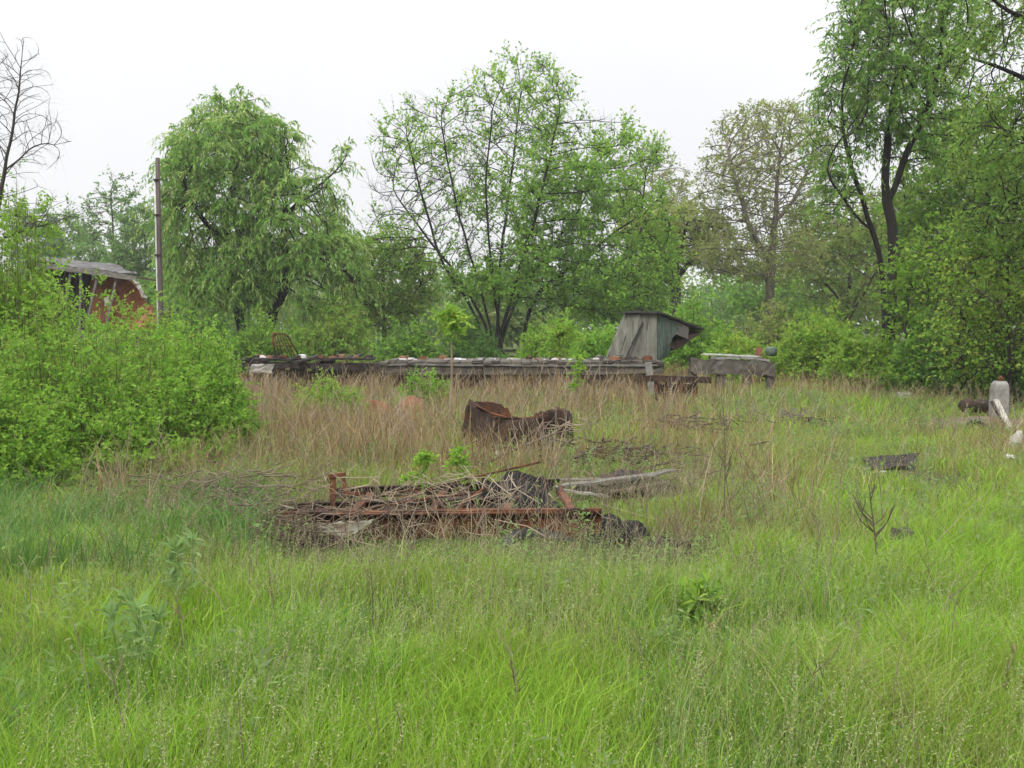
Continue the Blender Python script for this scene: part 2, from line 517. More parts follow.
def skeleton(P, par, r_base, r_tip, expo=0.5):
    n = len(P)
    cnt = np.ones(n)
    kids = [[] for _ in range(n)]
    for i in range(n):
        if par[i] >= 0: kids[par[i]].append(i)
    order = np.arange(n)[::-1]              # children always come after their parents
    for i in order:
        if par[i] >= 0: cnt[par[i]] += cnt[i]
    rad = r_tip + (r_base - r_tip) * (cnt / cnt.max()) ** expo
    # soften the kinks
    Q = P.copy()
    for _ in range(2):
        Q2 = Q.copy()
        for i in range(n):
            if par[i] >= 0 and kids[i]:
                k = max(kids[i], key=lambda z: cnt[z])
                Q2[i] = Q[i] * 0.5 + (Q[par[i]] + Q[k]) * 0.25
        Q = Q2
    chains = []
    stack = [(i, None) for i in range(n) if par[i] < 0]
    while stack:
        s, start = stack.pop()
        ids = [] if start is None else [start]
        i = s
        while True:
            ids.append(i)
            if not kids[i]: break
            ks = sorted(kids[i], key=lambda z: -cnt[z])
            for z in ks[1:]: stack.append((z, i))
            i = ks[0]
        r = rad[ids].copy()
        if start is not None: r[0] = r[1]
        r[-1] *= 0.5
        chains.append((Q[ids], r, 8 if r.max() > 0.06 else (5 if r.max() > 0.025 else 3)))
    return Q, cnt, chains

def in_ells(rng, ells, n, shell=0.5):
    """points inside a union of ellipsoids (centre, radii, weight); shell pushes them outward"""
    w = np.array([e[2] for e in ells], float); w /= w.sum()
    out = []
    for (c, r, _), k in zip(ells, (w * n).astype(int)):
        d = rdir(rng, (k,))
        s = rng.random((k, 1)) ** (1 / 3 * (1 - shell) + 0.16 * shell)
        out.append(np.asarray(c) + d * s * np.asarray(r))
    return np.concatenate(out)

def ell(px, py, d, rx, ry, rd, w=1.0):
    k = d / F_PX
    return (np.array(at(px, py, d)), np.array([rx * k, rd, ry * k]), w)

def poly_to(pts, step):
    """resample a list of points to short steps, with a smooth bend"""
    pts = np.array([tuple(p) for p in pts])
    L = np.concatenate([[0], np.cumsum(np.linalg.norm(np.diff(pts, axis=0), axis=1))])
    k = max(2, int(L[-1] / step) + 1)
    t = np.linspace(0, L[-1], k)
    q = np.stack([np.interp(t, L, pts[:, a]) for a in range(3)], 1)
    for _ in range(3):
        q[1:-1] = q[1:-1] * 0.5 + (q[:-2] + q[2:]) * 0.25
    return q

def tree(name, label, cat, seed, base, limbs, ells, natt, D, r_base, r_tip, leaf, bark='bark', group=None,
         infl=3.0, kill=None, iters=90, trop=(0, 0, 0.05), expo=0.5, shell=0.4, leafat=6, per=3, wob=0.12):
    """limbs: polylines (world points); the first starts at the base, others start at their nearest point.
       leaf: dict for strands(), with a density function"""
    rng = np.random.default_rng(seed)
    att = in_ells(rng, ells, natt, shell)
    att = att[att[:, 2] > 0.3]
    seeds, tot, allp = [], 0, None
    for lb in limbs:
        q = poly_to(lb, D)
        q[1:-1] += rng.normal(size=q[1:-1].shape) * wob * D
        p = -1
        if allp is not None and not lb[0] == 'root':
            p = int(np.linalg.norm(allp - q[0], axis=1).argmin())
            if np.linalg.norm(allp[p] - q[0]) > 1.2: p = -1
            elif p >= 0: q = q[1:]
        seeds.append((p, list(q)))
        allp = q if allp is None else np.concatenate([allp, q])
    P, par = colonize(rng, att, seeds, D, infl, kill or D * 1.15, iters, trop)
    Q, cnt, chains = skeleton(P, par, r_base, r_tip, expo)
    root = thing(name, base, label, cat, group)
    wood_obj('trunk', chains, M[bark], root)
    crown_leaves(rng, root, Q, par, cnt, leaf, leafat, per, bark, r_tip * .45)
    return root

def twig_obj(name, P, D, Ls, droop, r, m, parent):
    """one thin three-sided tube along each strand"""
    n = len(P)
    t = np.array([0, .35, .7, 1.0])
    pos = P[:, None] + D[:, None] * (Ls[:, None] * t)[..., None] + np.array([0, 0, -1.0]) * (droop * Ls[:, None] * t * t)[..., None]
    a = unit(np.cross(D, np.array([0.3, 0.8, 0.5]))); b = np.cross(D, a)
    w = np.arange(3) * 2 * np.pi / 3
    ring = (a[:, None] * np.cos(w)[None, :, None] + b[:, None] * np.sin(w)[None, :, None])[:, None] * (r * np.array([1, .8, .6, .35]))[None, :, None, None]
    V = (pos[:, :, None] + ring).reshape(-1, 3)
    i, q = np.meshgrid(np.arange(3), np.arange(3), indexing='ij')
    x = i * 3 + q; y = i * 3 + (q + 1) % 3
    F = np.stack([x, y, y + 3, x + 3], -1).reshape(-1, 4)
    return link(name, np_mesh(name, V, (np.arange(n)[:, None, None] * 12 + F[None]).reshape(-1, 4)), m, parent)

def crown_leaves(rng, root, Q, par, cnt, leaf, leafat, per, bark, rt):
    lf = dict(leaf)
    dens = lf.pop('dens', None); L0, L1 = lf.pop('L'); outb = lf.pop('out', 0.5); upb = lf.pop('up', 0.0)
    m = lf.pop('mat', 'leaf'); per = lf.pop('per', per)
    tips = np.where((cnt <= leafat) & (par >= 0))[0]
    src = np.repeat(tips, per)
    dirs = unit(Q[src] - Q[par[src]])
    P = Q[src] + (Q[par[src]] - Q[src]) * rng.random((len(src), 1))
    Dn = unit(dirs * outb + rdir(rng, (len(P),)) + np.array([0, 0, upb]))
    Ls = rng.uniform(L0, L1, len(P))
    keep = rng.random(len(src)) < (dens(P) if dens is not None else 1)
    k2 = keep | (rng.random(len(src)) < .35)
    twig_obj('twigs', P[k2], Dn[k2], Ls[k2], lf['droop'], rt, M[bark], root)
    s = strands(rng, P[keep], Dn[keep], Ls[keep], **lf)
    leaves_obj('crown', [s], M[m], root)

# ---------------------------------------------------------------- shrubs
def shrub(name, label, cat, seed, c, rx, ry, h, nstem, leaf, bark='twig', group=None, r=0.012, lean=0.5, per=10, power=1.0, kind=None, low=0.15):
    """many bent stems rising from a patch of ground to a domed, lumpy outline"""
    rng = np.random.default_rng(seed)
    lf = dict(leaf); L0, L1 = lf.pop('L'); m = lf.pop('mat', 'leaf'); upb = lf.pop('up', 0.3); per = lf.pop('per', per)
    cx, cyy, cz = c
    a = rng.uniform(0, 2 * np.pi, nstem); q = np.sqrt(rng.random(nstem))
    bx, by = cx + np.cos(a) * q * rx * lean, cyy + np.sin(a) * q * ry * lean
    tx, ty = cx + np.cos(a) * q * rx, cyy + np.sin(a) * q * ry
    lump = 0.48 + 0.75 * vnoise(tx * 1.0, ty * 1.0, max(0.35, h * 0.33), seed + 5)
    th = h * (1 - 0.8 * q ** 2.6) ** power * lump * rng.uniform(low, 1.0, nstem) ** 0.45
    bz = gz(bx, by)
    B = np.stack([bx, by, bz], 1); T = np.stack([tx, ty, bz + np.maximum(th, 0.12)], 1)
    mid = (B + T) / 2 + np.stack([rng.normal(size=nstem) * .12 * h, rng.normal(size=nstem) * .12 * h, .10 * h + 0 * bx], 1) * 0.6
    t = np.linspace(0, 1, 6)[:, None]
    chains, SP, SD = [], [], []
    for i in range(nstem):
        pts = (1 - t) ** 2 * B[i] + 2 * t * (1 - t) * mid[i] + t * t * T[i]
        chains.append((pts, np.linspace(r, r * 0.25, 6) * rng.uniform(.6, 1.3), 4))
        u = rng.uniform(0.25, 1.0, per)[:, None]
        SP.append((1 - u) ** 2 * B[i] + 2 * u * (1 - u) * mid[i] + u * u * T[i])
        tg = unit(2 * (1 - u) * (mid[i] - B[i]) + 2 * u * (T[i] - mid[i]))
        SD.append(unit(tg * 0.7 + rdir(rng, (per,)) * 0.9 + np.array([0, 0, upb])))
    root = thing(name, (cx, cyy, gzf(cx, cyy)), label, cat, group) if kind is None else None
    SP, SD = np.concatenate(SP), np.concatenate(SD)
    s = strands(rng, SP, SD, rng.uniform(L0, L1, len(SP)), **lf)
    if root is None: return s, chains
    wood_obj('stems', chains, M[bark], root)
    leaves_obj('foliage', [s], M[m], root)
    return root
# ---------------------------------------------------------------- leaf colours (albedo, haze mixed into the far ones)
SPRING = [(0.147, 0.298, 0.030), (0.191, 0.347, 0.041), (0.104, 0.228, 0.024), (0.243, 0.371, 0.055)]
BRIGHT = [(0.135, 0.297, 0.030), (0.176, 0.344, 0.041), (0.088, 0.221, 0.024), (0.230, 0.374, 0.068)]
WILLOW = [(0.155, 0.312, 0.053), (0.209, 0.372, 0.075), (0.114, 0.248, 0.039), (0.356, 0.445, 0.150)]
CENTRE = [(0.175, 0.340, 0.046), (0.236, 0.402, 0.058), (0.129, 0.265, 0.036)]
LOCUST = [(0.132, 0.281, 0.046), (0.176, 0.334, 0.058), (0.099, 0.215, 0.036), (0.242, 0.353, 0.082)]
OLIVE = [(0.190, 0.259, 0.055), (0.241, 0.281, 0.090), (0.151, 0.215, 0.045), (0.246, 0.248, 0.100)]
FAR_HAZE = [(0.114, 0.215, 0.058), (0.152, 0.260, 0.071), (0.095, 0.181, 0.050)]  # far greens, distance haze put into the colour: duller and bluer
DARKG = [(0.066, 0.150, 0.027), (0.090, 0.187, 0.033), (0.050, 0.113, 0.022)]
YELLOW = [(0.290, 0.381, 0.055), (0.362, 0.411, 0.082), (0.218, 0.312, 0.041)]

def pxs(P):
    """pixel columns and rows that points would take, for shaping a crown's density"""
    c, s = math.cos(PITCH), math.sin(PITCH)
    y, z = P[:, 1], P[:, 2] - CAM_Z
    f = y * c - z * s
    return 512 + F_PX * P[:, 0] / f, 384 - F_PX * (y * s + z * c) / f

# ---------------------------------------------------------------- the big open tree in the middle
def centre_tree():
    d = 42.0
    b = ground_at(497, d)
    stems = [(497, 330, (500, 260, 1), (512, 170, 1.5), (520, 90, 2)),
             (492, 335, (478, 280, -1), (455, 200, -2), (440, 120, -2)),
             (490, 335, (468, 290, .5), (425, 235, 1), (392, 190, 1)),
             (486, 338, (468, 300, -.6), (440, 262, -1), (410, 150, -1)),
             (500, 335, (516, 280, -1), (540, 200, -2), (560, 110, -2)),
             (502, 335, (522, 285, 1), (570, 225, 2), (610, 150, 3)),
             (500, 335, (490, 260, -2), (485, 180, -2.5), (492, 110, -3)),
             (524, 338, (530, 300, .5), (575, 262, 1.5), (640, 215, 2))]
    limbs = []
    for sx, sy, *r in stems:
        limbs.append([ground_at(sx, d + random.uniform(-.3, .3))] + [at(sx, sy, d)] + [at(px, py, d + dy) for px, py, dy in r])
    E = [ell(515, 175, d, 105, 85, 3.6, 3), ell(520, 105, d, 60, 44, 2.4, 1.2), ell(430, 180, d, 62, 82, 3, 2),
         ell(395, 235, d, 28, 50, 2, .5), ell(600, 205, d, 72, 88, 3.2, 2.4), ell(615, 270, d, 66, 42, 3.5, 1.7),
         ell(520, 270, d, 95, 42, 3, 2.0), ell(610, 300, d, 60, 26, 3, .8)]
    def dens(P):
        x, y = pxs(P)
        base = 0.16 + 0.33 * sstep(420, 600, x) * sstep(90, 230, y) + 0.46 * sstep(235, 285, y) * sstep(390, 450, x) + .12 * sstep(480, 560, x)
        return base * (0.12 + 2.2 * vnoise(P[:, 0] + P[:, 1] * .3, P[:, 2], 1.1, 9) ** 1.7)
    tree('spreading_tree', 'large open-crowned tree with many stems fanning from one base behind the long platform', 'tree', 11, b, limbs, E, 4200, 0.30,
         0.17, 0.012, dict(L=(.35, 1.0), droop=.12, nleaf=7, ll=.16, lw=.09, pal=CENTRE, dens=dens, out=1.0, up=.7), bark='dark_bark', infl=3.0, expo=0.52, shell=.25, leafat=8, per=6, iters=110, trop=(0, 0, .22))
centre_tree()

# ---------------------------------------------------------------- weeping tree on the left
def weeping_tree():
    d = 37.0
    b = ground_at(255, d)
    r1 = [ground_at(250, d), at(240, 315, d), at(222, 262, d), at(226, 225, d + .4), at(235, 180, d + .6), at(232, 130, d + .5)]
    r2 = [ground_at(262, d), at(272, 315, d), at(288, 280, d - .4), at(308, 255, d - .6), at(330, 258, d - .7), at(342, 272, d - .8)]
    r3 = [at(287, 282, d - .4), at(285, 245, d + .2), at(282, 215, d + .3), at(300, 200, d), at(325, 182, d - .4), at(345, 160, d - .5)]
    r4 = [at(282, 215, d + .3), at(290, 180, d), at(286, 140, d + .3)]
    r5 = [at(225, 240, d), at(200, 220, d - 1), at(185, 190, d - 1.5)]
    E = [ell(232, 170, d, 56, 62, 3.0, 3), ell(236, 115, d, 24, 22, 1.2, .7), ell(198, 215, d, 34, 84, 2.4, 1.8), ell(185, 150, d, 16, 18, 1, .3), ell(270, 150, d, 28, 34, 1.8, .8),
         ell(295, 225, d, 52, 62, 3.0, 2.4), ell(325, 275, d, 44, 46, 2.5, 1.5), ell(342, 158, d, 9, 14, .6, .12), ell(235, 270, d, 62, 45, 2.6, 1.4)]
    def dens(P):
        return 0.03 + 1.0 * vnoise(P[:, 0] + P[:, 1] * .4, P[:, 2], 1.1, 19)
    tree('weeping_tree', 'dense weeping tree with drooping feathery foliage beside the bare pole', 'tree', 21, b, [r1, r2, r3, r4, r5], E, 3000, 0.32, 0.24, 0.010,
         dict(L=(.5, 1.3), droop=.75, nleaf=14, ll=.20, lw=.06, pal=WILLOW, dens=dens, out=1.0, up=.45, hang=.5, spread=.6), bark='dark_bark', infl=3.5, trop=(0, 0, -.02), shell=.35, leafat=8, per=6)
weeping_tree()

# ---------------------------------------------------------------- tall dark trunked tree on the right
def locust_tree():
    d = 27.0
    b = ground_at(892, d)
    r1 = [ground_at(893, d), at(890, 330, d), at(893, 270, d), at(894, 215, d), at(884, 196, d), at(886, 170, d + .2), at(889, 120, d + .3), at(900, 60, d + .5)]
    r2 = [ground_at(885, d + .8), at(884, 290, d + .8), at(882, 260, d + .7), at(872, 232, d + .6), at(862, 195, d + .5), at(848, 160, d + .3), at(842, 120, d + .2)]
    r3 = [at(872, 232, d + .6), at(856, 215, d), at(838, 192, d - .4), at(825, 170, d - .6)]
    r4 = [at(893, 200, d), at(905, 150, d - .4), at(925, 115, d - .6), at(940, 70, d - .6)]
    r5 = [at(893, 310, d), at(908, 303, d - .6), at(922, 300, d - 1.2)]
    E = [ell(888, 80, d, 66, 50, 2.4, 3), ell(862, 28, d, 34, 34, 1.5, .9), ell(842, 130, d, 30, 52, 1.6, 1.3), ell(910, 25, d, 60, 45, 2.2, 1.8),
         ell(930, 125, d, 46, 50, 2, 1.4), ell(838, 195, d, 24, 26, 1.2, .4), ell(890, -20, d, 60, 30, 2, .8)]
    def dens(P):
        x, y = pxs(P)
        return (1.25 * np.maximum(0, vnoise(P[:, 0] + P[:, 1] * .4, P[:, 2], .8, 29) - .12)) * (1 - .7 * sstep(130, 210, y))
    tree('tall_forked_tree', 'tall drooping tree with a dark forked trunk at the edge of the field', 'tree', 31, b, [r1, r2, r3, r4, r5], E, 2800, 0.25, 0.15, 0.007,
         dict(L=(.3, .9), droop=.6, nleaf=13, ll=.14, lw=.045, pal=LOCUST, dens=dens, out=.9, up=.3, hang=.45, spread=.65), bark='dark_bark', infl=2.6, shell=.3, leafat=8, per=6)
locust_tree()

# ---------------------------------------------------------------- thin-leaved oak left of it, half bare
def oak_tree():
    d = 46.0
    b = ground_at(772, d)
    r1 = [ground_at(772, d), at(770, 300, d), at(772, 250, d), at(776, 200, d), at(780, 150, d)]
    r2 = [at(771, 262, d), at(752, 235, d - 1), at(738, 190, d - 1), at(728, 150, d - 1)]
    r3 = [at(772, 250, d), at(740, 250, d - 2), at(712, 246, d - 2.5), at(690, 252, d - 3)]
    r4 = [at(774, 225, d), at(800, 190, d + 1), at(815, 150, d + 1)]
    r5 = [at(771, 275, d), at(740, 275, d - 1.5), at(715, 268, d - 2)]
    E = [ell(765, 165, d, 66, 62, 3.5, 3), ell(728, 190, d, 34, 48, 2.5, 1.4), ell(800, 150, d, 36, 50, 2.5, 1.2), ell(760, 255, d, 66, 32, 3.5, 1.2)]
    def dens(P):
        x, y = pxs(P)
        return (0.42 + .5 * sstep(215, 255, y)) * (0.3 + 1.1 * vnoise(P[:, 0] + P[:, 1] * .4, P[:, 2], 1.4, 39))
    tree('half_bare_oak', 'half-bare olive spring tree with thin grey branches beyond the tilted shed', 'tree', 41, b, [r1, r2, r3, r4, r5], E, 3600, 0.32, 0.20, 0.012,
         dict(L=(.3, .7), droop=.15, nleaf=5, ll=.16, lw=.085, pal=OLIVE, dens=dens, out=.7, up=.2), bark='pale_bark', infl=3.5, shell=.35, leafat=6, per=5, trop=(0, 0, .12), iters=110)
oak_tree()

# ---------------------------------------------------------------- tree outside the right edge, branches reach into the frame
def edge_tree():
    d = 19.0
    b = ground_at(1085, d)
    r1 = [ground_at(1085, d), at(1080, 300, d), at(1074, 200, d), at(1066, 100, d), at(1050, 0, d), at(1040, -70, d)]
    r2 = [at(1070, 150, d), at(1020, 138, d - .8), at(985, 120, d - 1.2), at(955, 124, d - 1.5)]
    r3 = [at(1066, 100, d), at(1010, 70, d + .6), at(985, 62, d + 1), at(952, 52, d + 1)]
    r4 = [at(1076, 220, d), at(1030, 205, d - .5), at(995, 200, d - .8), at(968, 210, d - 1)]
    r5 = [at(1055, 30, d), at(1015, 15, d - .5), at(980, -10, d - .8)]
    E = [ell(1015, 60, d, 56, 62, 1.6, 2), ell(1010, 150, d, 54, 50, 1.6, 1.6), ell(1060, 100, d, 70, 150, 2.2, 2), ell(1015, 215, d, 50, 36, 1.5, 1), ell(1010, -40, d, 70, 40, 1.6, 1)]
    def dens(P):
        return 1.15 * np.maximum(0, vnoise(P[:, 0] + P[:, 1] * .4, P[:, 2], .8, 49) - .15)
    tree('overhanging_tree', 'loose olive tree whose long thin dark branches overhang the field from the far right edge', 'tree', 51, b, [r1, r2, r3, r4, r5], E, 2600, 0.18, 0.13, 0.0045,
         dict(L=(.15, .5), droop=.3, nleaf=7, ll=.085, lw=.045, pal=OLIVE[:1] + LOCUST, dens=dens, out=.8, up=.1), bark='dark_bark', infl=2.2, shell=.3, leafat=6, per=6)
edge_tree()

# ---------------------------------------------------------------- bare tree at the left edge
def bare_tree():
    d = 14.0
    b = ground_at(-44, d)
    r1 = [ground_at(-44, d), at(-36, 330, d), at(-24, 270, d), at(-6, 222, d), at(6, 165, d), at(14, 120, d), at(22, 62, d)]
    r2 = [at(-22, 262, d), at(-4, 240, d - .3), at(22, 232, d - .4), at(50, 222, d - .5), at(76, 214, d - .6)]
    r3 = [at(6, 172, d), at(28, 150, d + .3), at(44, 138, d + .4), at(62, 144, d + .5)]
    r4 = [at(-4, 215, d), at(-10, 170, d + .4), at(-12, 120, d + .5), at(-4, 70, d + .4)]
    E = [ell(16, 112, d, 38, 78, .7, 2.4), ell(-14, 120, d, 40, 60, .7, 1.5), ell(41, 140, d, 28, 30, .5, .7), ell(46, 215, d, 36, 26, .5, .6), ell(-34, 180, d, 40, 80, .8, 1)]
    def dens(P):
        x, y = pxs(P)
        return .9 * sstep(175, 255, y) * sstep(75, 15, x)
    tree('bare_tree', 'bare grey-twigged tree leafless at the top, leaning in from the left edge', 'tree', 61, b, [r1, r2, r3, r4], E, 1700, 0.10, 0.040, 0.0017,
         dict(L=(.1, .3), droop=.2, nleaf=6, ll=.06, lw=.035, pal=SPRING, dens=dens, out=.8, up=.1), bark='bark', infl=1.5, shell=.3, leafat=5, per=4, trop=(0.03, 0, .4))
bare_tree()

# ---------------------------------------------------------------- smaller and farther trees
def simple_tree(name, label, seed, px, d, top, w, low, pal, leafy, cat='tree', bark='bark', ll=.2, lw=.11, natt=420, group=None, droop=.2, r=None, per=6, nleaf=6, leafat=7):
    """trunk at column px, d metres off; crown from row low up to row top, w pixels wide"""
    k = d / F_PX
    b = ground_at(px, d)
    rg = random.Random(seed)
    hz = at(px, top, d).z
    zl = at(px, low, d).z
    lean = rg.uniform(-.04, .04) * hz
    r1 = [b, b + Vector((lean * .3, 0, zl * .6)), b + Vector((lean, 0, (zl + hz) * .5)), b + Vector((lean * 1.1, 0, hz * .9))]
    limbs = [r1]
    for i in range(5):
        a = rg.uniform(0, 6.28); z0 = zl * (.75 + .12 * i)
        o = Vector((math.cos(a), math.sin(a), 0)) * w * k * .3
        limbs.append([b + Vector((lean * .5, 0, z0)), b + Vector((lean * .5, 0, z0)) + o * .6 + Vector((0, 0, w * k * .22)), b + o * 1.1 + Vector((0, 0, z0 + w * k * .4))])
    c = (zl + hz) / 2
    E = [(np.array((b.x + lean, b.y, c)), np.array((w * k / 2, w * k / 2.2, (hz - zl) / 2)), 3)]
    for i in range(5):
        a = rg.uniform(0, 6.28); z = rg.uniform(zl, hz - .15 * (hz - zl))
        E.append((np.array((b.x + lean + math.cos(a) * w * k * .32, b.y + math.sin(a) * w * k * .28, z)), np.array((w * k * .22, w * k * .22, (hz - zl) * .17)), .7))
    def dens(P):
        return leafy * (0.25 + 1.1 * vnoise(P[:, 0] + P[:, 1] * .5, P[:, 2], max(.8, w * k * .13), seed))
    D = max(.28, min(.45, (hz - zl) / 22))
    natt = int(natt * 2.2)
    return tree(name, label, cat, seed, b, limbs, E, natt, D, r or max(.08, w * k * .022), .014, dict(L=(.3, .9), droop=droop, nleaf=nleaf, ll=ll, lw=lw, pal=pal, dens=dens, out=.8, up=.3),
                bark=bark, group=group, infl=4, shell=.35, leafat=leafat, per=per, iters=80)

simple_tree('slender_tree', 'slender pale tree rising above the collapsed barn roof', 71, 118, 62, 170, 66, 300, FAR_HAZE, .55, natt=260, per=6)
simple_tree('round_tree', 'low round tree far behind the collapsed barn, next to the slender one', 72, 66, 70, 208, 90, 300, FAR_HAZE, .8, natt=300)
simple_tree('small_tree', 'low leafy tree between the slender tree and the pole', 73, 150, 58, 205, 60, 300, FAR_HAZE, .8, natt=300)
simple_tree('twiggy_tree', 'sparse twiggy tree top showing over the right shoulder of the big open-crowned tree', 74, 645, 62, 140, 80, 260, OLIVE, .2, natt=700, bark='pale_bark')
simple_tree('olive_tree', 'yellowish olive tree with a stout dark trunk behind the tilted shed', 75, 675, 50, 205, 110, 270, OLIVE + YELLOW[:1], .55, natt=560, r=.26)
simple_tree('thicket_tree', 'low spreading tree filling the gap between the weeping tree and the open-crowned tree', 76, 385, 44, 232, 120, 325, SPRING[:3] + OLIVE[:2], .45, natt=620)
simple_tree('pale_tree', 'pale green tree standing beyond the half-bare oak', 77, 845, 50, 185, 120, 320, OLIVE + SPRING[:2], .6, natt=520)
simple_tree('broad_tree', 'broad mid-green tree behind the forked trunk, filling the right side', 78, 965, 33, 110, 170, 320, LOCUST + SPRING, .8, natt=1100, ll=.16, lw=.085, per=8)
simple_tree('maple_sapling', 'bright yellow-green maple with layered leaves above the capped concrete post', 79, 1012, 19.5, 215, 120, 385, YELLOW + BRIGHT + SPRING, .9, natt=480, ll=.09, lw=.065, per=8, droop=.1, r=.045)
simple_tree('understory_tree', 'mid-green young tree right beside the forked trunk', 80, 940, 25, 225, 105, 385, SPRING, .8, natt=520, ll=.13, lw=.085, r=.06, per=7)

# ---------------------------------------------------------------- shrubs behind the platform and along the wood's edge
LB = dict(L=(.15, .45), droop=.25, nleaf=6, ll=.12, lw=.065)
def back_shrub(label, seed, px, d, top, w, pal, name='shrub', n=190, leaf=None, per=10, dep=1.0):
    k = d / F_PX
    b = ground_at(px, d)
    h = at(px, top, d).z
    return shrub(name, label, 'shrub', seed, b, w * k / 2, w * k / 2 * dep, h * 1.12, n, dict(leaf or LB, pal=pal), per=per, r=.015)
back_shrub('mid-green shrub at the foot of the weeping tree', 101, 262, 33, 318, 110, SPRING + DARKG[:1])
back_shrub('dark shrub between the bare pole and the weeping tree', 102, 195, 32, 300, 80, DARKG + SPRING[:1])
back_shrub('pale yellow-green shrub standing under the thicket tree', 103, 330, 35, 285, 100, SPRING + OLIVE[:2], n=230)
back_shrub('deep green leafy bush behind the platform, left of the tuft-topped stem', 104, 405, 31, 318, 80, DARKG + SPRING[:2])
back_shrub('dark green bush at the base of the many-stemmed tree', 105, 470, 34, 322, 80, DARKG, n=160)
back_shrub('low light green bush at the right foot of the many-stemmed tree', 106, 555, 34, 322, 90, SPRING)
back_shrub('bright bush tucked against the sloping face of the tilted shed', 107, 600, 29, 322, 64, BRIGHT, n=170)
back_shrub('bright green shrub right behind the tilted shed', 108, 700, 31, 305, 92, BRIGHT, n=210)
back_shrub('brown-stemmed thin shrub under the half-bare oak', 109, 762, 35, 278, 80, OLIVE + SPRING[:1], n=160, per=6)
back_shrub('rounded light green shrub beyond the low concrete wall', 110, 740, 29, 325, 76, SPRING + YELLOW[:1], n=180)
back_shrub('wide shrub at the wood edge left of the forked trunk', 111, 820, 29, 300, 100, SPRING + YELLOW[:1], n=260)
back_shrub('low leafy shrub at the foot of the forked trunk', 112, 872, 25.5, 328, 90, SPRING + OLIVE[:1], n=230)
back_shrub('dark green shrub right of the forked trunk', 113, 935, 23, 318, 80, DARKG + SPRING[:2], n=260)
back_shrub('dense dark shrub behind the capped concrete post', 114, 1000, 21.5, 330, 90, DARKG + SPRING[:1], n=260)
back_shrub('tall leafy bush at the right edge behind the maple', 115, 1055, 23, 285, 120, SPRING, n=260)

# ---------------------------------------------------------------- the far wood that reads as one mass
def woodland():
    rng = np.random.default_rng(5)
    sets, chains = [], []
    for i in range(64):
        px = -220 + 1480 * (i + rng.uniform(-.4, .4)) / 63
        d = rng.uniform(58, 84)
        top = 262 + rng.uniform(-22, 26) - 30 * (px > 820) - 12 * (px < 170)
        k = d / F_PX
        b = ground_at(px, d); h = at(px, top, d).z
        w = rng.uniform(3.0, 5.0)
        E = [(np.array((b.x, b.y, h * .55)), np.array((w, w, h * .47)), 3)]
        for j in range(4):
            a = rng.uniform(0, 6.28)
            E.append((np.array((b.x + math.cos(a) * w * .7, b.y + math.sin(a) * w * .7, rng.uniform(.25, .85) * h)), np.array((w * .45, w * .45, h * .2)), .8))
        P = in_ells(rng, E, 620, .7)
        P = P[P[:, 2] > .2]
        P = P[rng.random(len(P)) < .25 + vnoise(P[:, 0] + P[:, 1] * .5, P[:, 2], 1.6, 70 + i)]
        pal = [FAR_HAZE, FAR_HAZE, SPRING[:3] + FAR_HAZE, OLIVE + FAR_HAZE][rng.integers(0, 4)]
        sets.append(strands(rng, P, rdir(rng, (len(P),)), rng.uniform(.4, 1.0, len(P)), .3, 6, .32, .18, pal))
    o = leaves_obj('distant_woodland', sets, M['leaf'])
    tag(o, 'far band of mixed green woodland closing off the field', 'woodland', kind='stuff')
woodland()

# ---------------------------------------------------------------- bramble mass on the left, bright and close
LN = dict(L=(.10, .30), droop=.25, nleaf=8, ll=.052, lw=.028, pal=BRIGHT)
def near_shrub(label, seed, px, d, w, dep, h, n, pal=BRIGHT, per=11, leaf=None, name='bramble_shrub', **kw):
    b = ground_at(px, d)
    return shrub(name, label, 'shrub', seed, b, w / 2, dep / 2, h, n, dict(leaf or LN, pal=pal), per=per, r=.008, lean=.7, **kw)
near_shrub('biggest bright green bramble mound, spilling towards the camera at the left', 201, 85, 11.3, 3.3, 3.4, 2.15, 560, per=12, pal=BRIGHT + SPRING[:2] + OLIVE[:1])
near_shrub('lower bright green bramble at the right end of the mound, sloping to the dry weeds', 202, 192, 12.6, 1.6, 2.2, 2.0, 340)
near_shrub('leafy bush rising highest at the left edge under the bare tree', 203, 14, 13.8, 1.9, 2.0, 4.0, 480, pal=SPRING)
near_shrub('darker green bramble at the lower left edge below the mound', 204, 2, 9.7, 1.4, 1.2, 1.12, 260, pal=SPRING + DARKG[:1])  # one darker green mixed into its leaf palette
near_shrub('bright bush half hiding the fallen rusty barn wall', 205, 130, 15.4, 3.6, 2.2, 2.6, 460, pal=BRIGHT + YELLOW[:1] + SPRING[:1])
near_shrub('thin low bush of fresh leaves in front of the platform, right of the bramble mound', 206, 330, 16.5, 1.3, 1.0, .95, 90, pal=SPRING + OLIVE[:1], per=8)
near_shrub('small leafy bush growing up against the front of the platform', 207, 425, 19.5, 1.0, .7, 1.12, 60, pal=BRIGHT, per=8)
# ================================================================ things in the field
RNG = random.Random(4)
NR = np.random.default_rng(14)

def lerp3(a, b, t): return np.asarray(a) * (1 - t) + np.asarray(b) * t

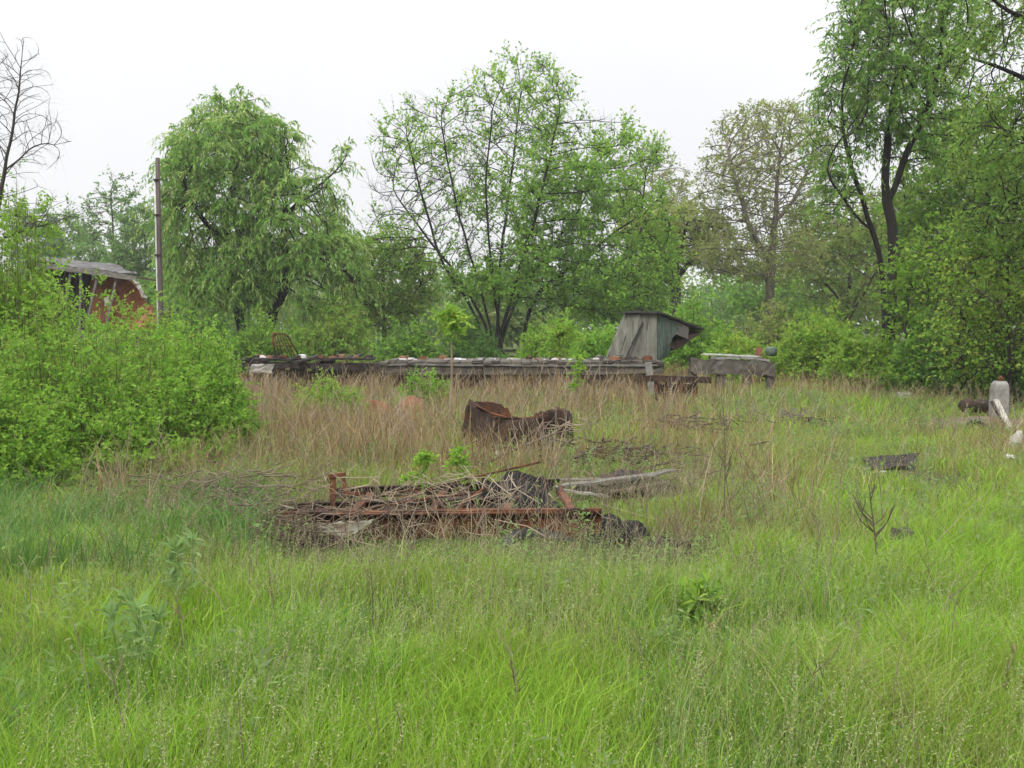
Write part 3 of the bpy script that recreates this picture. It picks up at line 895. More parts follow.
def quad_grid(a, b, c, d, m, n, noise=0.0, edge=0.0, seed=0):
    """grid of points over the corners a-b (top row) and d-c (bottom row), dented and ragged"""
    rg = np.random.default_rng(seed)
    a, b, c, d = [np.array(tuple(v)) for v in (a, b, c, d)]
    v, u = np.meshgrid(np.linspace(0, 1, m), np.linspace(0, 1, n), indexing='ij')
    G = ((1 - v) * (1 - u))[..., None] * a + ((1 - v) * u)[..., None] * b + (v * u)[..., None] * c + (v * (1 - u))[..., None] * d
    nor = np.cross(b - a, d - a); nor = nor / (np.linalg.norm(nor) + 1e-9)
    if noise: G += nor * (noise * (vnoise(u * 5 + seed, v * 5, 1.0, seed + 50) - .5) * 2)[..., None]
    if edge:
        e = (np.minimum(np.minimum(u, 1 - u), np.minimum(v, 1 - v)) < 1e-6)
        G[e] += rg.normal(size=(int(e.sum()), 3)) * edge
    return G

# ---------------------------------------------------------------- long low platform
def platform():
    d = 23.0
    root = thing('loading_platform', ground_at(500, d), 'long low wooden platform with rotten grey edge boards across the middle of the field', 'platform')
    zt = at(500, 361, d).z
    xl, xr = at(380, 360, d).x, at(664, 360, d).x
    m = MB()                                            # deck boards, run front to back, uneven ends
    x = xl
    rg = random.Random(8)
    while x < xr:
        w = rg.uniform(.16, .3)
        y0 = d - rg.uniform(.0, .14); z = zt + rg.uniform(-.025, .02)
        m.box((x + w / 2, (y0 + d + 2.3) / 2, z - .03), (w * rg.uniform(.86, .97), d + 2.3 - y0, .055))
        x += w
    m.build('deck', M['deck_wood'], root)
    m = MB()                                            # front beam, in three lengths
    for a, b in ((0, .36), (.365, .70), (.705, 1)):
        p = Vector((xl + (xr - xl) * a, d + .02, zt - .19)); q = Vector((xl + (xr - xl) * b, d + .02, zt - .19 + rg.uniform(-.03, .03)))
        m.bar(p, q, .10, .25, n=8, wob=.010, rng=rg)
    m.build('edge_beam', M['deck_wood'], root)
    m = MB()
    m.bar((xl, d - .05, zt - .085), (xr, d - .05, zt - .10), .06, .045, n=14, wob=.012, rng=rg)
    m.build('nosing', M['wood_grey'], root)
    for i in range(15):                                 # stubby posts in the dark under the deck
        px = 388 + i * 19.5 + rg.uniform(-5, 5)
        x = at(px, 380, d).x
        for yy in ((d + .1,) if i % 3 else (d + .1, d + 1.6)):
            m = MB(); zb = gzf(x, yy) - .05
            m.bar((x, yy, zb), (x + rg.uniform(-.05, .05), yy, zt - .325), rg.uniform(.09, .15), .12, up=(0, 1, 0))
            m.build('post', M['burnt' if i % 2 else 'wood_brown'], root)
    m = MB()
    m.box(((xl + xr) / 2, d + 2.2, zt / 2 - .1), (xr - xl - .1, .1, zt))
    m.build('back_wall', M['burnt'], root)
    return zt
ZT = platform()

def charred_deck():
    """burnt left half of the platform, sagging and broken"""
    d = 22.6
    rg = random.Random(18)
    root = thing('burnt_deck', ground_at(300, d), 'charred broken deck sagging at the far end, left of the long platform', 'deck')
    z = at(300, 360, d).z
    m = MB()
    for i in range(24):
        px = 238 + i * 5.7
        if rg.random() < .14: continue
        x = at(px, 360, d).x
        zz = z + rg.uniform(-.06, .05) - .0 * i
        m.bar((x, d - rg.uniform(0, .22), zz), (x + rg.uniform(-.1, .1), d + rg.uniform(1.0, 1.9), zz + rg.uniform(-.1, .06)), .115, .05)
    m.build('charred_boards', M['burnt'], root)
    for y, zz, mt in ((d, -.12, 'burnt'), (d + .9, -.14, 'wood_brown')):
        m = MB(); m.bar(at(236, 360, d) + Vector((0, y - d, zz)), at(378, 360, d) + Vector((0, y - d, zz - .04)), .11, .13, n=10, wob=.02, rng=rg)
        m.build('joist', M[mt], root)
    m = MB(); m.bar(at(234, 360, d) + Vector((0, .3, -.36)), at(384, 360, d) + Vector((0, .3, -.33)), .10, .20, n=12, wob=.03, rng=rg); m.build('sill', M['burnt'], root)
    for i in range(9):  # dark upright panels closing the back beneath the deck
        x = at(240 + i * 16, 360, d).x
        m = MB(); m.bar((x, d + 1.2, gzf(x, d) - .05), (x + rg.uniform(-.2, .2), d + 1.2, z - .12), .30, .05, up=(0, 1, 0)); m.build('dark_panel', M['burnt'], root)
    m = MB(); m.sheet(quad_grid(at(252, 364, d - .15), at(274, 364, d - .15), at(272, 373, d - .2), at(250, 373, d - .2), 5, 8, .03, .012, 3), .02)
    m.build('grey_sheet', M['concrete'], root)
    for i in range(8):
        x = at(242 + i * 18 + rg.uniform(-4, 4), 380, d).x
        m = MB(); m.bar((x, d + .15, gzf(x, d) - .05), (x + rg.uniform(-.08, .08), d + .15, z - .16), .10, .10, up=(0, 1, 0))
        m.build('post', M['burnt'], root)
charred_deck()

def rust_frame():
    """bent grille of thin bars standing on the charred deck, leaning back to the left"""
    d = 22.9
    root = thing('bent_grille', at(286, 358, d), 'rusty bent grille of thin upright bars leaning on the charred deck', 'metal grille')
    A, B, C, D_ = at(272, 334, d), at(287, 335, d + .1), at(301, 359, d + .25), at(276, 359, d)
    m = MB(); m.tube([D_, A.lerp(D_, .06), A + Vector((.05, 0, .02)), B + Vector((-.03, 0, .02)), B.lerp(C, .08), C], .022, 6)
    m.tube([D_, C], .02, 6)
    m.build('outer_frame', M['rust'], root)
    for i in range(1, 6):
        t = i / 6
        m = MB(); m.tube([A.lerp(B, t), A.lerp(B, t).lerp(D_.lerp(C, t), .5) + Vector((RNG.uniform(-.02, .02), 0, 0)), D_.lerp(C, t)], .012, 5)
        m.build('bar', M['rust'], root)
    m = MB(); m.tube([A.lerp(D_, .45), B.lerp(C, .45)], .012, 5); m.build('cross_bar', M['rust'], root)
rust_frame()

def low_wall():
    d = 25.0
    root = thing('low_wall', ground_at(732, d), 'low weathered concrete ledge on short piers right of the tilted shed', 'wall')
    a, b = at(690, 358, d), at(774, 362, d)
    m = MB()
    n = 18
    top = np.stack([np.linspace(a.x, b.x, n), np.full(n, d), np.linspace(a.z, b.z, n) + NR.normal(size=n) * .012], 1)
    G = np.stack([top, top - [0, 0, .12], top - [0, 0, .24], top - [0, 0, .36]])
    m.sheet(G + NR.normal(size=G.shape) * .012, .28); m.build('wall_body', M['concrete_dark'], root)
    for t in (.04, .36, .68, .96):
        q = a.lerp(b, t); m = MB(); zb = gzf(q.x, d) - .06
        m.bar((q.x, d + .03, zb), (q.x + RNG.uniform(-.03, .03), d + .03, q.z - .365), .22, .2, up=(0, 1, 0)); m.build('pier', M['concrete_dark'], root)
    m = MB()
    cap = top[4:] + [0, 0, .035]
    for i in range(0, len(cap) - 3, 3):
        m.bar(cap[i], cap[i + 3] - np.array([.02, 0, 0]), .32, .06, n=2, wob=.006, rng=RNG)
    m.build('coping', M['concrete'], root)
    for i, (p0, p1) in enumerate(((703, 735), (733, 760))):
        m = MB(); q = [at(p0, 355.5 + i, d - .05), at(p1, 356.5 + i, d + .1)]
        m.bar(q[0] + Vector((0, 0, .03)), q[1] + Vector((0, 0, .03)), .22, .035, n=3, wob=.008, rng=RNG)
        o = m.build('white_board', M['white'])
        tag(o, 'pale board lying along the top of the low concrete wall, ' + ('beside the shed' if i == 0 else 'towards its free end'), 'board', 'pale boards on the low wall')
    m = MB(); p = at(758, 353, d)
    m.bar(p + Vector((0, 0, -.07)), p + Vector((.04, 0, .14)), .05, .16); o = m.build('brick', M['clay'])
    tag(o, 'lone brick standing on end on the low concrete wall', 'brick')
    m = MB(); c = at(771, 356, d); c.z += .12
    V = [(0, -.12), (.13, -.12), (.15, -.02), (.14, .08), (.10, .11), (0, .12)]
    n = 14
    P = [[c + Vector((r * math.cos(2 * math.pi * k / n), r * math.sin(2 * math.pi * k / n), z)) for k in range(n)] for r, z in V[1:-1]]
    base = [v for ring in P for v in ring]
    F = [(i * n + k, i * n + (k + 1) % n, (i + 1) * n + (k + 1) % n, (i + 1) * n + k) for i in range(len(P) - 1) for k in range(n)]
    F += [tuple(range(n))[::-1], tuple((len(P) - 1) * n + k for k in range(n))]
    m.add(base, F, True)
    o = m.build('teal_can', M['shed_green']); tag(o, 'small dull teal can sitting at the free end of the low concrete wall', 'can')
low_wall()

# ---------------------------------------------------------------- tilted shed
def tilted_shed():
    d = 24.0
    A, B, C, D_ = at(625, 314, d + .15), at(657, 314, d), at(657, 361, d), at(605, 361, d + .15)
    E = at(701, 331, d + 1.5)
    off = E - B
    root = thing('tilted_shed', ground_at(650, d), 'small grey-green shed tipped onto its side, wall streaked and its end broken open', 'shed')
    m = MB()
    for i in range(4):
        u0, u1 = i / 4 + .003, (i + 1) / 4 - .003
        dz = Vector((0, RNG.uniform(-.004, .003), 0)); dl = Vector((0, 0, RNG.uniform(-.01, .01)))
        m.sheet(quad_grid(A.lerp(B, u0) + dz, A.lerp(B, u1) + dz, D_.lerp(C, u1) + dz + dl, D_.lerp(C, u0) + dz + dl, 8, 4, .008, .003, 20 + i), .045)
    m.build('streaked_wall', M['shed_face'], root)
    ins = Vector((.012, .035, -.01))
    # green end wall: from the corner B-C back to where it is torn away
    e1 = B + off * .52; lowp = C.lerp(C + off, .30) + Vector((0, 0, .06))
    m = MB(); m.sheet(quad_grid(B + ins, e1 + ins + Vector((0, 0, -.02)), at(672, 338, d + .55), C + ins + Vector((.0, 0, 0)), 7, 9, .006, .008, 4), .04)
    m.build('green_end_wall', M['shed_green'], root)
    m = MB(); m.sheet(quad_grid(at(663, 352, d + .25), at(672, 338, d + .6), at(668, 356, d + .6), at(658, 361, d + .1), 4, 4, .01, .01, 5), .035)
    m.build('torn_wall_strip', M['shed_green'], root)
    m = MB(); m.sheet(quad_grid(at(673, 320, d + .55), at(688, 327, d + 1.0), at(688, 339, d + 1.0), at(672, 333, d + .55), 4, 4, .004, .004, 6), .03)
    m.build('eave_board', M['wood_grey'], root)
    up = Vector((-.01, 0, .05))                          # roof felt with an overhang
    m = MB(); m.sheet(quad_grid(A + up + Vector((-.06, -.12, 0)), B + up + Vector((.02, -.14, 0)), E + up + Vector((.10, 0, 0)), A + off + up + Vector((-.06, .1, 0)), 8, 8, .012, .01, 7), .05)
    m.build('roof', M['felt'], root)
    m = MB(); m.sheet(quad_grid(A + off, E + Vector((.02, 0, 0)), at(669, 352, d + 1.0), D_ + off * .45, 8, 8, .02, .01, 8), .04)
    m.build('inner_wall', M['dark_inside'], root)
    m = MB(); m.sheet(quad_grid(at(690, 334, d + 1.25), E + Vector((.03, .02, -.03)), at(676, 350, d + .9), at(664, 346, d + .7), 5, 5, .01, .012, 9), .03)
    m.build('hanging_panel', M['dark_inside'], root)
    m = MB(); m.sheet(quad_grid(A, A + off, D_ + off * .45, D_, 6, 6, .01, 0, 10), .04); m.build('far_wall', M['shed_face'], root)
    for i, (t0, b0) in enumerate((((643, 322), (632, 344)), ((634, 340), (626, 358)))):
        m = MB(); m.bar(at(*t0, d - .02), at(*b0, d - .02), .03, .05, up=(0, 1, 0), n=4, wob=.012, rng=RNG); m.build('split_batten', M['burnt'], root)
tilted_shed()

# ---------------------------------------------------------------- rusty bin-like thing at the platform's right end
def rusty_rack():
    d = 20.6
    root = thing('rusty_rack', ground_at(672, d), 'rust-brown metal frame with dangling strips under the right end of the platform', 'metal rack')
    m = MB(); m.bar(at(636, 378, d), at(711, 380, d), .12, .13, n=8, wob=.008, rng=RNG); m.build('top_beam', M['rust_dark'], root)
    rg = random.Random(3)
    for px in (641, 656, 668, 680, 694):
        m = MB(); p = at(px, 381, d + rg.uniform(-.04, .1)); m.bar(p, (p.x + rg.uniform(-.05, .05), p.y, gzf(p.x, d) - .03), rg.uniform(.07, .13), .05, up=(0, 1, 0), n=4, wob=.01, rng=rg)
        m.build('upright', M['rust'], root)
    m = MB(); m.sheet(quad_grid(at(658, 384, d + .1), at(692, 384, d + .1), at(690, 398, d + .1), at(660, 400, d + .1), 5, 9, .04, .02, 12), .012); m.build('torn_sheet', M['rust_dark'], root)
    m = MB(); p = at(648, 372, d + 1); m.bar(p + Vector((0, 0, .2)), (p.x + .1, p.y, .2), .14, .12, up=(0, 1, 0)); m.build('grey_block', M['concrete'], root)
rusty_rack()

# ---------------------------------------------------------------- rubble lying along the platform
def rubble():
    rg = random.Random(12)
    G = 'pale rubble along the platform'
    def chunk(p, s, mt, flat=.32):
        m = MB()
        n = 7; a0 = rg.uniform(0, 6)
        rr = [rg.uniform(.6, 1.1) for _ in range(n)]
        V = []
        for lv, k in ((0, 1), (1, .85)):
            V += [(p.x + s * k * rr[i] * math.cos(a0 + i * 6.283 / n), p.y + s * k * rr[i] * .7 * math.sin(a0 + i * 6.283 / n), p.z + lv * s * flat * rg.uniform(.7, 1.2)) for i in range(n)]
        m.add(V, [tuple(range(n))[::-1], tuple(range(n, 2 * n))] + [(i, (i + 1) % n, n + (i + 1) % n, n + i) for i in range(n)])
        return m
    for i in range(30):
        px = rg.choice((rg.uniform(462, 520), rg.uniform(536, 600), rg.uniform(390, 460)))
        p = at(px, 361, 23.0 + rg.uniform(.1, .5)); p.z = ZT + .024
        o = chunk(p, rg.uniform(.04, .11), None).build('pale_rubble', M[rg.choice(('white', 'concrete', 'white'))])
        tag(o, 'pale broken lump lying on the long platform', 'rubble', G)
    for i in range(26):
        px = rg.choice((rg.uniform(390, 600), rg.uniform(596, 660)))
        p = at(px, 361, 23.0 + rg.uniform(.1, .6)); p.z = ZT + .024
        o = chunk(p, rg.uniform(.05, .15), None, .6).build('dark_rubble', M[rg.choice(('burnt', 'rust', 'deck_wood', 'clay'))])
        tag(o, 'dark burnt lump lying on the long platform', 'rubble', 'dark rubble along the platform')
    for i in range(22):
        px = rg.uniform(255, 384)
        p = at(px, 359, 22.6 + rg.uniform(.1, .5)); p.z = at(300, 360, 22.6).z + .04
        o = chunk(p, rg.uniform(.05, .13), None, .6).build('burnt_rubble', M[rg.choice(('burnt', 'white', 'rust', 'burnt', 'clay'))])
        tag(o, 'broken lump lying on the charred deck', 'rubble', 'rubble on the charred deck')
    for k, (px, py, d, s, mt, lab) in enumerate((
            (500, 452, 12.6, .07, 'white', 'small white scrap in the dry weeds before the rusty hulk'),
            (905, 392, 21.5, .22, 'concrete', 'pale crumpled rubbish heap at the foot of the wood edge shrubs'),
            (540, 392, 20.5, .05, 'white', 'tiny white scrap among weeds below the platform'),
            (318, 421, 16.8, .12, 'concrete', 'pale flat stone in the dry weeds behind the bramble'),
            (742, 404, 20.0, .16, 'concrete', 'pale crumbled lump in the dry grass right of the rusty rack'),
            (715, 676, 5.0, .03, 'clay', 'brown dead leaf clump low in the green grass'),
            (905, 570, 7.0, .10, 'concrete_dark', 'flat grey-brown stone beside the bare sapling'))):
        p = ground_at(px, d); p.z += .02 if k < 5 else .1
        o = chunk(p, s, None, .8).build('scrap', M[mt]); tag(o, lab, 'scrap')
rubble()

# ---------------------------------------------------------------- clay heaps in the weeds
def mound(name, label, px, d, rx, ry, h, mt, seed):
    c = ground_at(px, d)
    n, r = 26, 9
    V = [(c.x, c.y, c.z + h)]
    for i in range(1, r + 1):
        q = i / r
        for k in range(n):
            a = 2 * math.pi * k / n
            w = 1 + .28 * (float(vnoise(np.array([math.cos(a) * 1.5 + seed]), np.array([math.sin(a) * 1.5]), .7, seed)[0]) - .5)
            x, y = c.x + rx * q * w * math.cos(a), c.y + ry * q * w * math.sin(a)
            z = h * (1 - q * q) ** 1.1 + float(vnoise(np.array([x]), np.array([y]), .16, seed + 1)[0] - .5) * h * .5 * (1 - q * .6)
            V.append((x, y, gzf(x, y) + max(z, 0) - (.06 if i == r else 0)))
    F = [(0, 1 + k, 1 + (k + 1) % n) for k in range(n)]
    for i in range(r - 1):
        F += [(1 + i * n + k, 1 + (i + 1) * n + k, 1 + (i + 1) * n + (k + 1) % n, 1 + i * n + (k + 1) % n) for k in range(n)]
    m = MB(); m.add(V, F, True)
    o = m.build(name, M[mt]); tag(o, label, 'mound')
mound('clay_heap', 'orange heap of crumbled clay in the dry weeds under the platform', 411, 18.2, .38, .4, .42, 'clay', 31)
mound('clay_heap', 'lower brownish clay heap beside the orange one, nearer the bramble', 378, 18.0, .55, .4, .3, 'clay', 32)
mound('dirt_bank', 'low bank of bare grey-brown dirt under the leaning white board', 985, 16.4, 1.2, .55, .15, 'dirt', 33)
mound('trash_mound', 'dark mound of rotten boards and soil behind the rusty chassis', 628, 9.9, .62, .55, .17, 'burnt', 34)

# ---------------------------------------------------------------- rusty hulk
def hulk():
    d = 13.0
    root = thing('rusty_hulk', ground_at(515, d), 'torn rusty metal hulk like a tub with a curled end, standing in dry weeds', 'scrap metal')
    def ribbon(top, dep, drop, thick, seed, dent=.03, rows=7, cols=26):
        tp = np.array([tuple(at(px, py, d + dd)) for (px, py), dd in zip(top, dep)])
        L = np.linspace(0, 1, len(tp)); t = np.linspace(0, 1, cols)
        tp = np.stack([np.interp(t, L, tp[:, k]) for k in range(3)], 1)
        dr = np.interp(t, np.linspace(0, 1, len(drop)), drop)
        tp[:, 2] += NR.normal(size=cols) * .012
        G = np.stack([np.stack([tp[:, 0] * (1 - v) + v * (tp[:, 0] + .03 * np.sin(t * 9 + seed)), tp[:, 1], tp[:, 2] * (1 - v) + v * (dr)], 1) for v in np.linspace(0, 1, rows)])
        G[..., 1] += dent * (vnoise(G[..., 0] * 1.0, G[..., 2], .18, seed) - .5) * 2 + dent * .8 * (vnoise(G[..., 0], G[..., 2], .06, seed + 9) - .5)
        G[..., 2] += .35 * dent * np.round(2 * np.sin(G[..., 2] * 26 + seed))
        m = MB(); m.sheet(G, thick, True); return m
    ribbon([(476, 405), (490, 413), (505, 417), (520, 418), (536, 417), (548, 413)], [0, 0, -.02, -.02, 0, 0], [-.03], .012, 3, .05).build('front_side', M['rust_dark'], root)
    ribbon([(470, 399), (484, 400), (496, 405), (508, 410), (517, 418)], [.28, .55, .62, .62, .6], [.0], .012, 5, .04).build('back_side', M['rust'], root)
    ribbon([(462, 430), (466, 408), (470, 399), (474, 402), (477, 406)], [.25, .26, .26, .1, .0], [-.03], .014, 6, .03).build('end_plate', M['rust_dark'], root)
    ribbon([(544, 417), (550, 408), (557, 404), (566, 407), (571, 417), (573, 428)], [.02, .12, .22, .12, -.06, -.16], [-.03], .014, 7, .05).build('curled_end', M['rust_dark'], root)
    ribbon([(530, 420), (540, 414), (548, 410), (556, 409), (562, 414)], [.5, .52, .5, .42, .3], [0], .012, 8, .04).build('inner_flap', M['rust'], root)
    m = MB(); m.tube([at(476, 405, d - .01), at(490, 413, d - .01), at(506, 417.5, d - .03), at(522, 418.5, d - .03), at(537, 417, d - .01), at(548, 413, d - .01)], .016, 6); m.build('rim', M['rust'], root)
    for (x0, y0, x1, y1) in ((536, 418, 545, 448), (556, 406, 552, 446), (564, 408, 566, 450), (494, 420, 488, 446)):
        m = MB(); m.tube([at(x0, y0, d - .05), at((x0 + x1) / 2 + 2, (y0 + y1) / 2, d - .09), at(x1, y1, d - .06)], .012, 5); m.build('rib', M['wood_brown'], root)
    m = MB(); m.sheet(quad_grid(at(464, 441, d + .1), at(556, 444, d + .1), at(556, 448, d + .6), at(468, 445, d + .6), 5, 12, .03, .01, 13), .012); m.build('floor_plate', M['rust_dark'], root)
hulk()
m = MB(); m.tube([at(424, 489, 10.0), at(470, 470, 10.6), at(515, 449, 11.4), at(556, 433, 12.1), at(572, 430, 12.4)], [.020, .022, .018, .015, .010], 6)
tag(m.build('bent_pole', M['wood_brown']), 'long thin brown pole leaning from the chassis up against the rusty hulk', 'pole')
m = MB(); m.sheet(quad_grid(at(434, 471, 10.8), at(488, 473, 10.6), at(486, 477, 10.1), at(442, 475, 10.2), 5, 10, .03, .012, 14), .014)
tag(m.build('dark_plate', M['rust_dark']), 'flat dark metal plate lying between the chassis and the rusty hulk', 'metal sheet')

# ---------------------------------------------------------------- wrecked chassis
def channel(m, p, q, w, h, t, face=-1, n=10, wob=.006, rng=RNG):
    """a C-shaped steel beam: web between two flanges"""
    p, q = Vector(p), Vector(q)
    u = Vector((0, 0, 1)); d = (q - p).normalized(); s = d.cross(u).normalized() * face
    m.bar(p, q, t, h - 2 * t, n=n, wob=wob, rng=rng)
    for k in (-1, 1):
        o = u * (k * (h / 2 - t / 2)) + s * (w / 2 - t / 2)
        m.bar(p + o, q + o, w, t, n=n, wob=wob * .5, rng=rng)

def chassis():
    d = 7.6
    root = thing('wrecked_chassis', ground_at(440, d + .6), 'rusty wrecked trailer chassis of long steel beams lying in the grass', 'chassis')
    a, b = at(322, 529, d), at(601, 526, d)
    m = MB(); channel(m, a, b, .07, .25, .012, face=1); m.build('front_beam', M['rust'], root)
    m = MB(); m.bar(a + Vector((-.38, .05, .11)), b + Vector((0, -.05, .135)), .05, .022, n=12, wob=.004, rng=RNG); m.build('top_rail', M['rust'], root)
    a2, b2 = at(285, 512, d + .75), at(520, 506, d + .75)
    m = MB(); channel(m, a2, b2, .06, .16, .012, face=1); m.build('rear_beam', M['rust_dark'], root)
    a3, b3 = at(330, 493, d + 1.5), at(560, 484, d + 1.6)
    m = MB(); channel(m, a3, b3, .05, .10, .01, face=1); m.build('rear_beam', M['rust_dark'], root)
    for px0, px1, y1 in ((352, 372, 494), (430, 445, 490), (505, 512, 487), (575, 556, 486)):
        m = MB(); m.bar(at(px0, 515, d + .05), at(px1, y1, d + 1.5), .06, .05, n=5, wob=.006, rng=RNG); m.build('cross_member', M['rust'], root)
    m = MB()                                            # drawn-out tongue at the left
    m.bar(at(352, 517, d + .1), at(268, 521, d + .35), .05, .06, n=6, wob=.006, rng=RNG); m.bar(at(300, 509, d + .9), at(262, 518, d + .5), .05, .05, n=4, wob=.006, rng=RNG)
    m.build('tongue', M['rust'], root)
    m = MB()                                            # bracket
    P0, P1, P2, P3 = at(333, 507, d + .7), at(333, 478, d + .7), at(343, 476, d + .7), at(347, 494, d + .7)
    m.bar(P0, P1, .045, .03, up=(0, 1, 0), n=4, wob=.004, rng=RNG); m.bar(P1 + Vector((-.035, 0, .016)), P2 + Vector((.02, 0, .016)), .05, .03)
    m.bar(P2 + Vector((0, 0, -.02)), P3, .03, .03, up=(0, 1, 0)); m.bar(P3, at(362, 493, d + .75), .035, .03)
    m.build('bracket', M['rust'], root)
    m = MB(); m.bar(at(322, 509, d + .15), at(317, 520, d - .02), .10, .02, up=(0, 1, 0)); m.build('gusset', M['rust'], root)
    m = MB()                                            # painted bumper sheet, curled at the left
    G = quad_grid(at(317, 524, d - .11), at(376, 519, d - .05), at(352, 541, d - .10), at(316, 541, d - .13), 7, 14, .014, .006, 15)
    G[:, :3, 1] += np.array([.05, .02, .005])[None]
    m.sheet(G, .008, True); m.build('bumper', M['old_paint'], root)
    m = MB()
    for i in range(6):
        p = at(318 + i * 9, 541, d - .08); m.tube([p, p + Vector((RNG.uniform(-.02, .06), -.02, -.09)), p + Vector((RNG.uniform(0, .14), -.03, -.17))], .008, 5)
    m.build('hanging_strips', M['rust_dark'], root)
    for i, (x0, y0, x1, y1, dd) in enumerate(((352, 512, 480, 492, .5), (400, 498, 540, 462, 1.3), (380, 515, 505, 509, .25), (445, 520, 485, 488, .4), (360, 503, 420, 488, 1.0))):
        m = MB(); m.tube([at(x0, y0, d + dd), at((x0 + x1) / 2, (y0 + y1) / 2 - 2, d + dd + .1), at(x1, y1, d + dd + .15)], .011, 6); m.build('rod', M['rust'], root)
    m = MB()
    m.sheet(quad_grid(at(372, 500, d + .85), at(500, 494, d + 1.0), at(500, 508, d + .7), at(365, 513, d + .6), 6, 16, .03, .012, 16), .010); m.build('floor_pan', M['rust_dark'], root)
chassis()

def tyre(name, label, c, rot, Ro=.33, Ri=.19, w=.19):
    prof = [(Ri, -w * .36), (Ri + .03, -w * .46), (Ro - .05, -w * .5), (Ro - .012, -w * .40), (Ro, -w * .2), (Ro, w * .2), (Ro - .012, w * .40), (Ro - .05, w * .5), (Ri + .03, w * .46), (Ri, w * .36), (Ri + .015, 0)]
    n = 40; V, F = [], []
    for k in range(n):
        a = 2 * math.pi * k / n
        for i, (r, z) in enumerate(prof):
            rr = r - (.012 if (k % 2 and 3 <= i <= 6) else 0)
            V.append(c + rot @ Vector((rr * math.cos(a), rr * math.sin(a), z)))
    q = len(prof)
    for k in range(n):
        for i in range(q):
            F.append((k * q + i, ((k + 1) % n) * q + i, ((k + 1) % n) * q + (i + 1) % q, k * q + (i + 1) % q))
    m = MB(); m.add(V, F, True); tag(m.build(name, M['rubber']), label, 'tyre')
tyre('old_tyre', 'worn black tyre lying under the front beam of the chassis', at(540, 554, 7.35), Matrix.Rotation(R(14), 3, 'X') @ Matrix.Rotation(R(6), 3, 'Y'), .32, .19, .17)

def crumple(name, label, cat, a, b, c, dd, mt, seed, amp, m_=24, n_=34):
    G = quad_grid(a, b, c, dd, m_, n_, 0, .012, seed)
    G[..., 2] += amp * (vnoise(G[..., 0], G[..., 1] * 1.0, .16, seed) - .35) + amp * .22 * (vnoise(G[..., 0], G[..., 1], .05, seed + 1) - .5)
    G[..., 1] += amp * .4 * (vnoise(G[..., 0], G[..., 2], .12, seed + 2) - .5)
    m = MB(); m.sheet(G, .008, True); tag(m.build(name, M[mt]), label, cat)
crumple('black_tarp', 'crumpled black plastic heap hooked over the chassis beams', 'tarp', at(484, 486, 9.0), at(544, 480, 9.1), at(560, 514, 8.0), at(480, 512, 8.1), 'tarp', 41, .22)
crumple('torn_tarp', 'torn strip of black plastic trailing into the grass from the right end of the chassis', 'tarp', at(572, 519, 7.9), at(630, 522, 7.8), at(716, 566, 7.1), at(592, 548, 7.2), 'tarp', 42, .2)

def planks():
    rg = random.Random(9)
    spec = [((556, 487), (655, 474), 9.3, .13, 'wood_grey', 'grey weathered plank on top of the dark mound, farthest back'),
            ((552, 481), (640, 478), 9.7, .10, 'wood_grey', 'thin grey lath behind the other planks on the dark mound'),
            ((562, 490), (608, 496), 9.0, .05, 'bleached', 'bleached thin lath slanting down in front of the dark mound'),
            ((600, 484), (676, 470), 9.6, .12, 'wood_grey', 'pale plank sticking out past the right end of the dark mound'),
            ((610, 492), (672, 482), 9.3, .12, 'wood_brown', 'brown rotten plank low on the right of the dark mound'),
            ((556, 486), (570, 512), 8.7, .04, 'wood_grey', 'short grey stick leaning on the front beam by the tarp')]
    for (a, b, d, w, mt, lab) in spec:
        m = MB(); m.bar(at(*a, d), at(*b, d + .15), w, .022, n=8, wob=.006, rng=rg)
        tag(m.build('plank', M[mt]), lab, 'plank', 'old planks on the mound')
planks()

def stick_pile(name, label, px, d, w, dep, h, n, mt, seed, r=(.006, .014)):
    rg = random.Random(seed)
    c = ground_at(px, d)
    root_z = c.z
    m = MB()
    for i in range(n):
        x, y = c.x + rg.gauss(0, w * .28), c.y + rg.gauss(0, dep * .28)
        L = rg.uniform(.15, .5) * max(.6, w * .5); a = rg.uniform(0, math.pi); e = rg.uniform(-.25, .5)
        z = gzf(x, y) + rg.uniform(0, h)
        v = Vector((math.cos(a) * math.cos(e), math.sin(a) * math.cos(e) * .6, math.sin(e))) * L
        p = Vector((x, y, z)); k = Vector((rg.gauss(0, .03), rg.gauss(0, .03), rg.gauss(0, .03)))
        r0 = rg.uniform(*r)
        m.tube([p - v * .5, p + k, p + v * .5], [r0, r0 * .9, r0 * .6], 5)
    tag(m.build(name, M[mt]), label, 'brush pile')
stick_pile('brush_pile', 'tangled pile of dead branches in dry grass right of the rusty hulk', 695, 14.5, 1.6, 1.0, .34, 110, 'wood_brown', 51)
stick_pile('brush_pile', 'grey pile of sticks and bits between two white slats', 781, 16.5, .9, .7, .26, 70, 'wood_grey', 52)
stick_pile('brush_pile', 'small dark scatter of sticks right of the white slats', 816, 16.2, .6, .5, .16, 40, 'burnt', 53)
M['dead_cane'] = surf('dead_cane', [(0.3, (0.045, 0.034, 0.025)), (0.5, (0.12, 0.092, 0.065)), (0.75, (0.24, 0.20, 0.15))], 3, 0.95, 0)
M['cane'] = surf('cane', [(0.3, (0.10, 0.075, 0.05)), (0.5, (0.20, 0.155, 0.105)), (0.75, (0.34, 0.29, 0.21))], 1.5, 0.95, 0)
stick_pile('brush_pile', 'heap of bent dry canes at the left end of the chassis', 240, 8.6, 1.5, 1.0, .42, 260, 'dead_cane', 54, (.003, .007))
stick_pile('brush_pile', 'dark tangle of canes hanging below the painted bumper', 310, 7.45, .9, .5, .26, 170, 'twig', 55, (.003, .006))
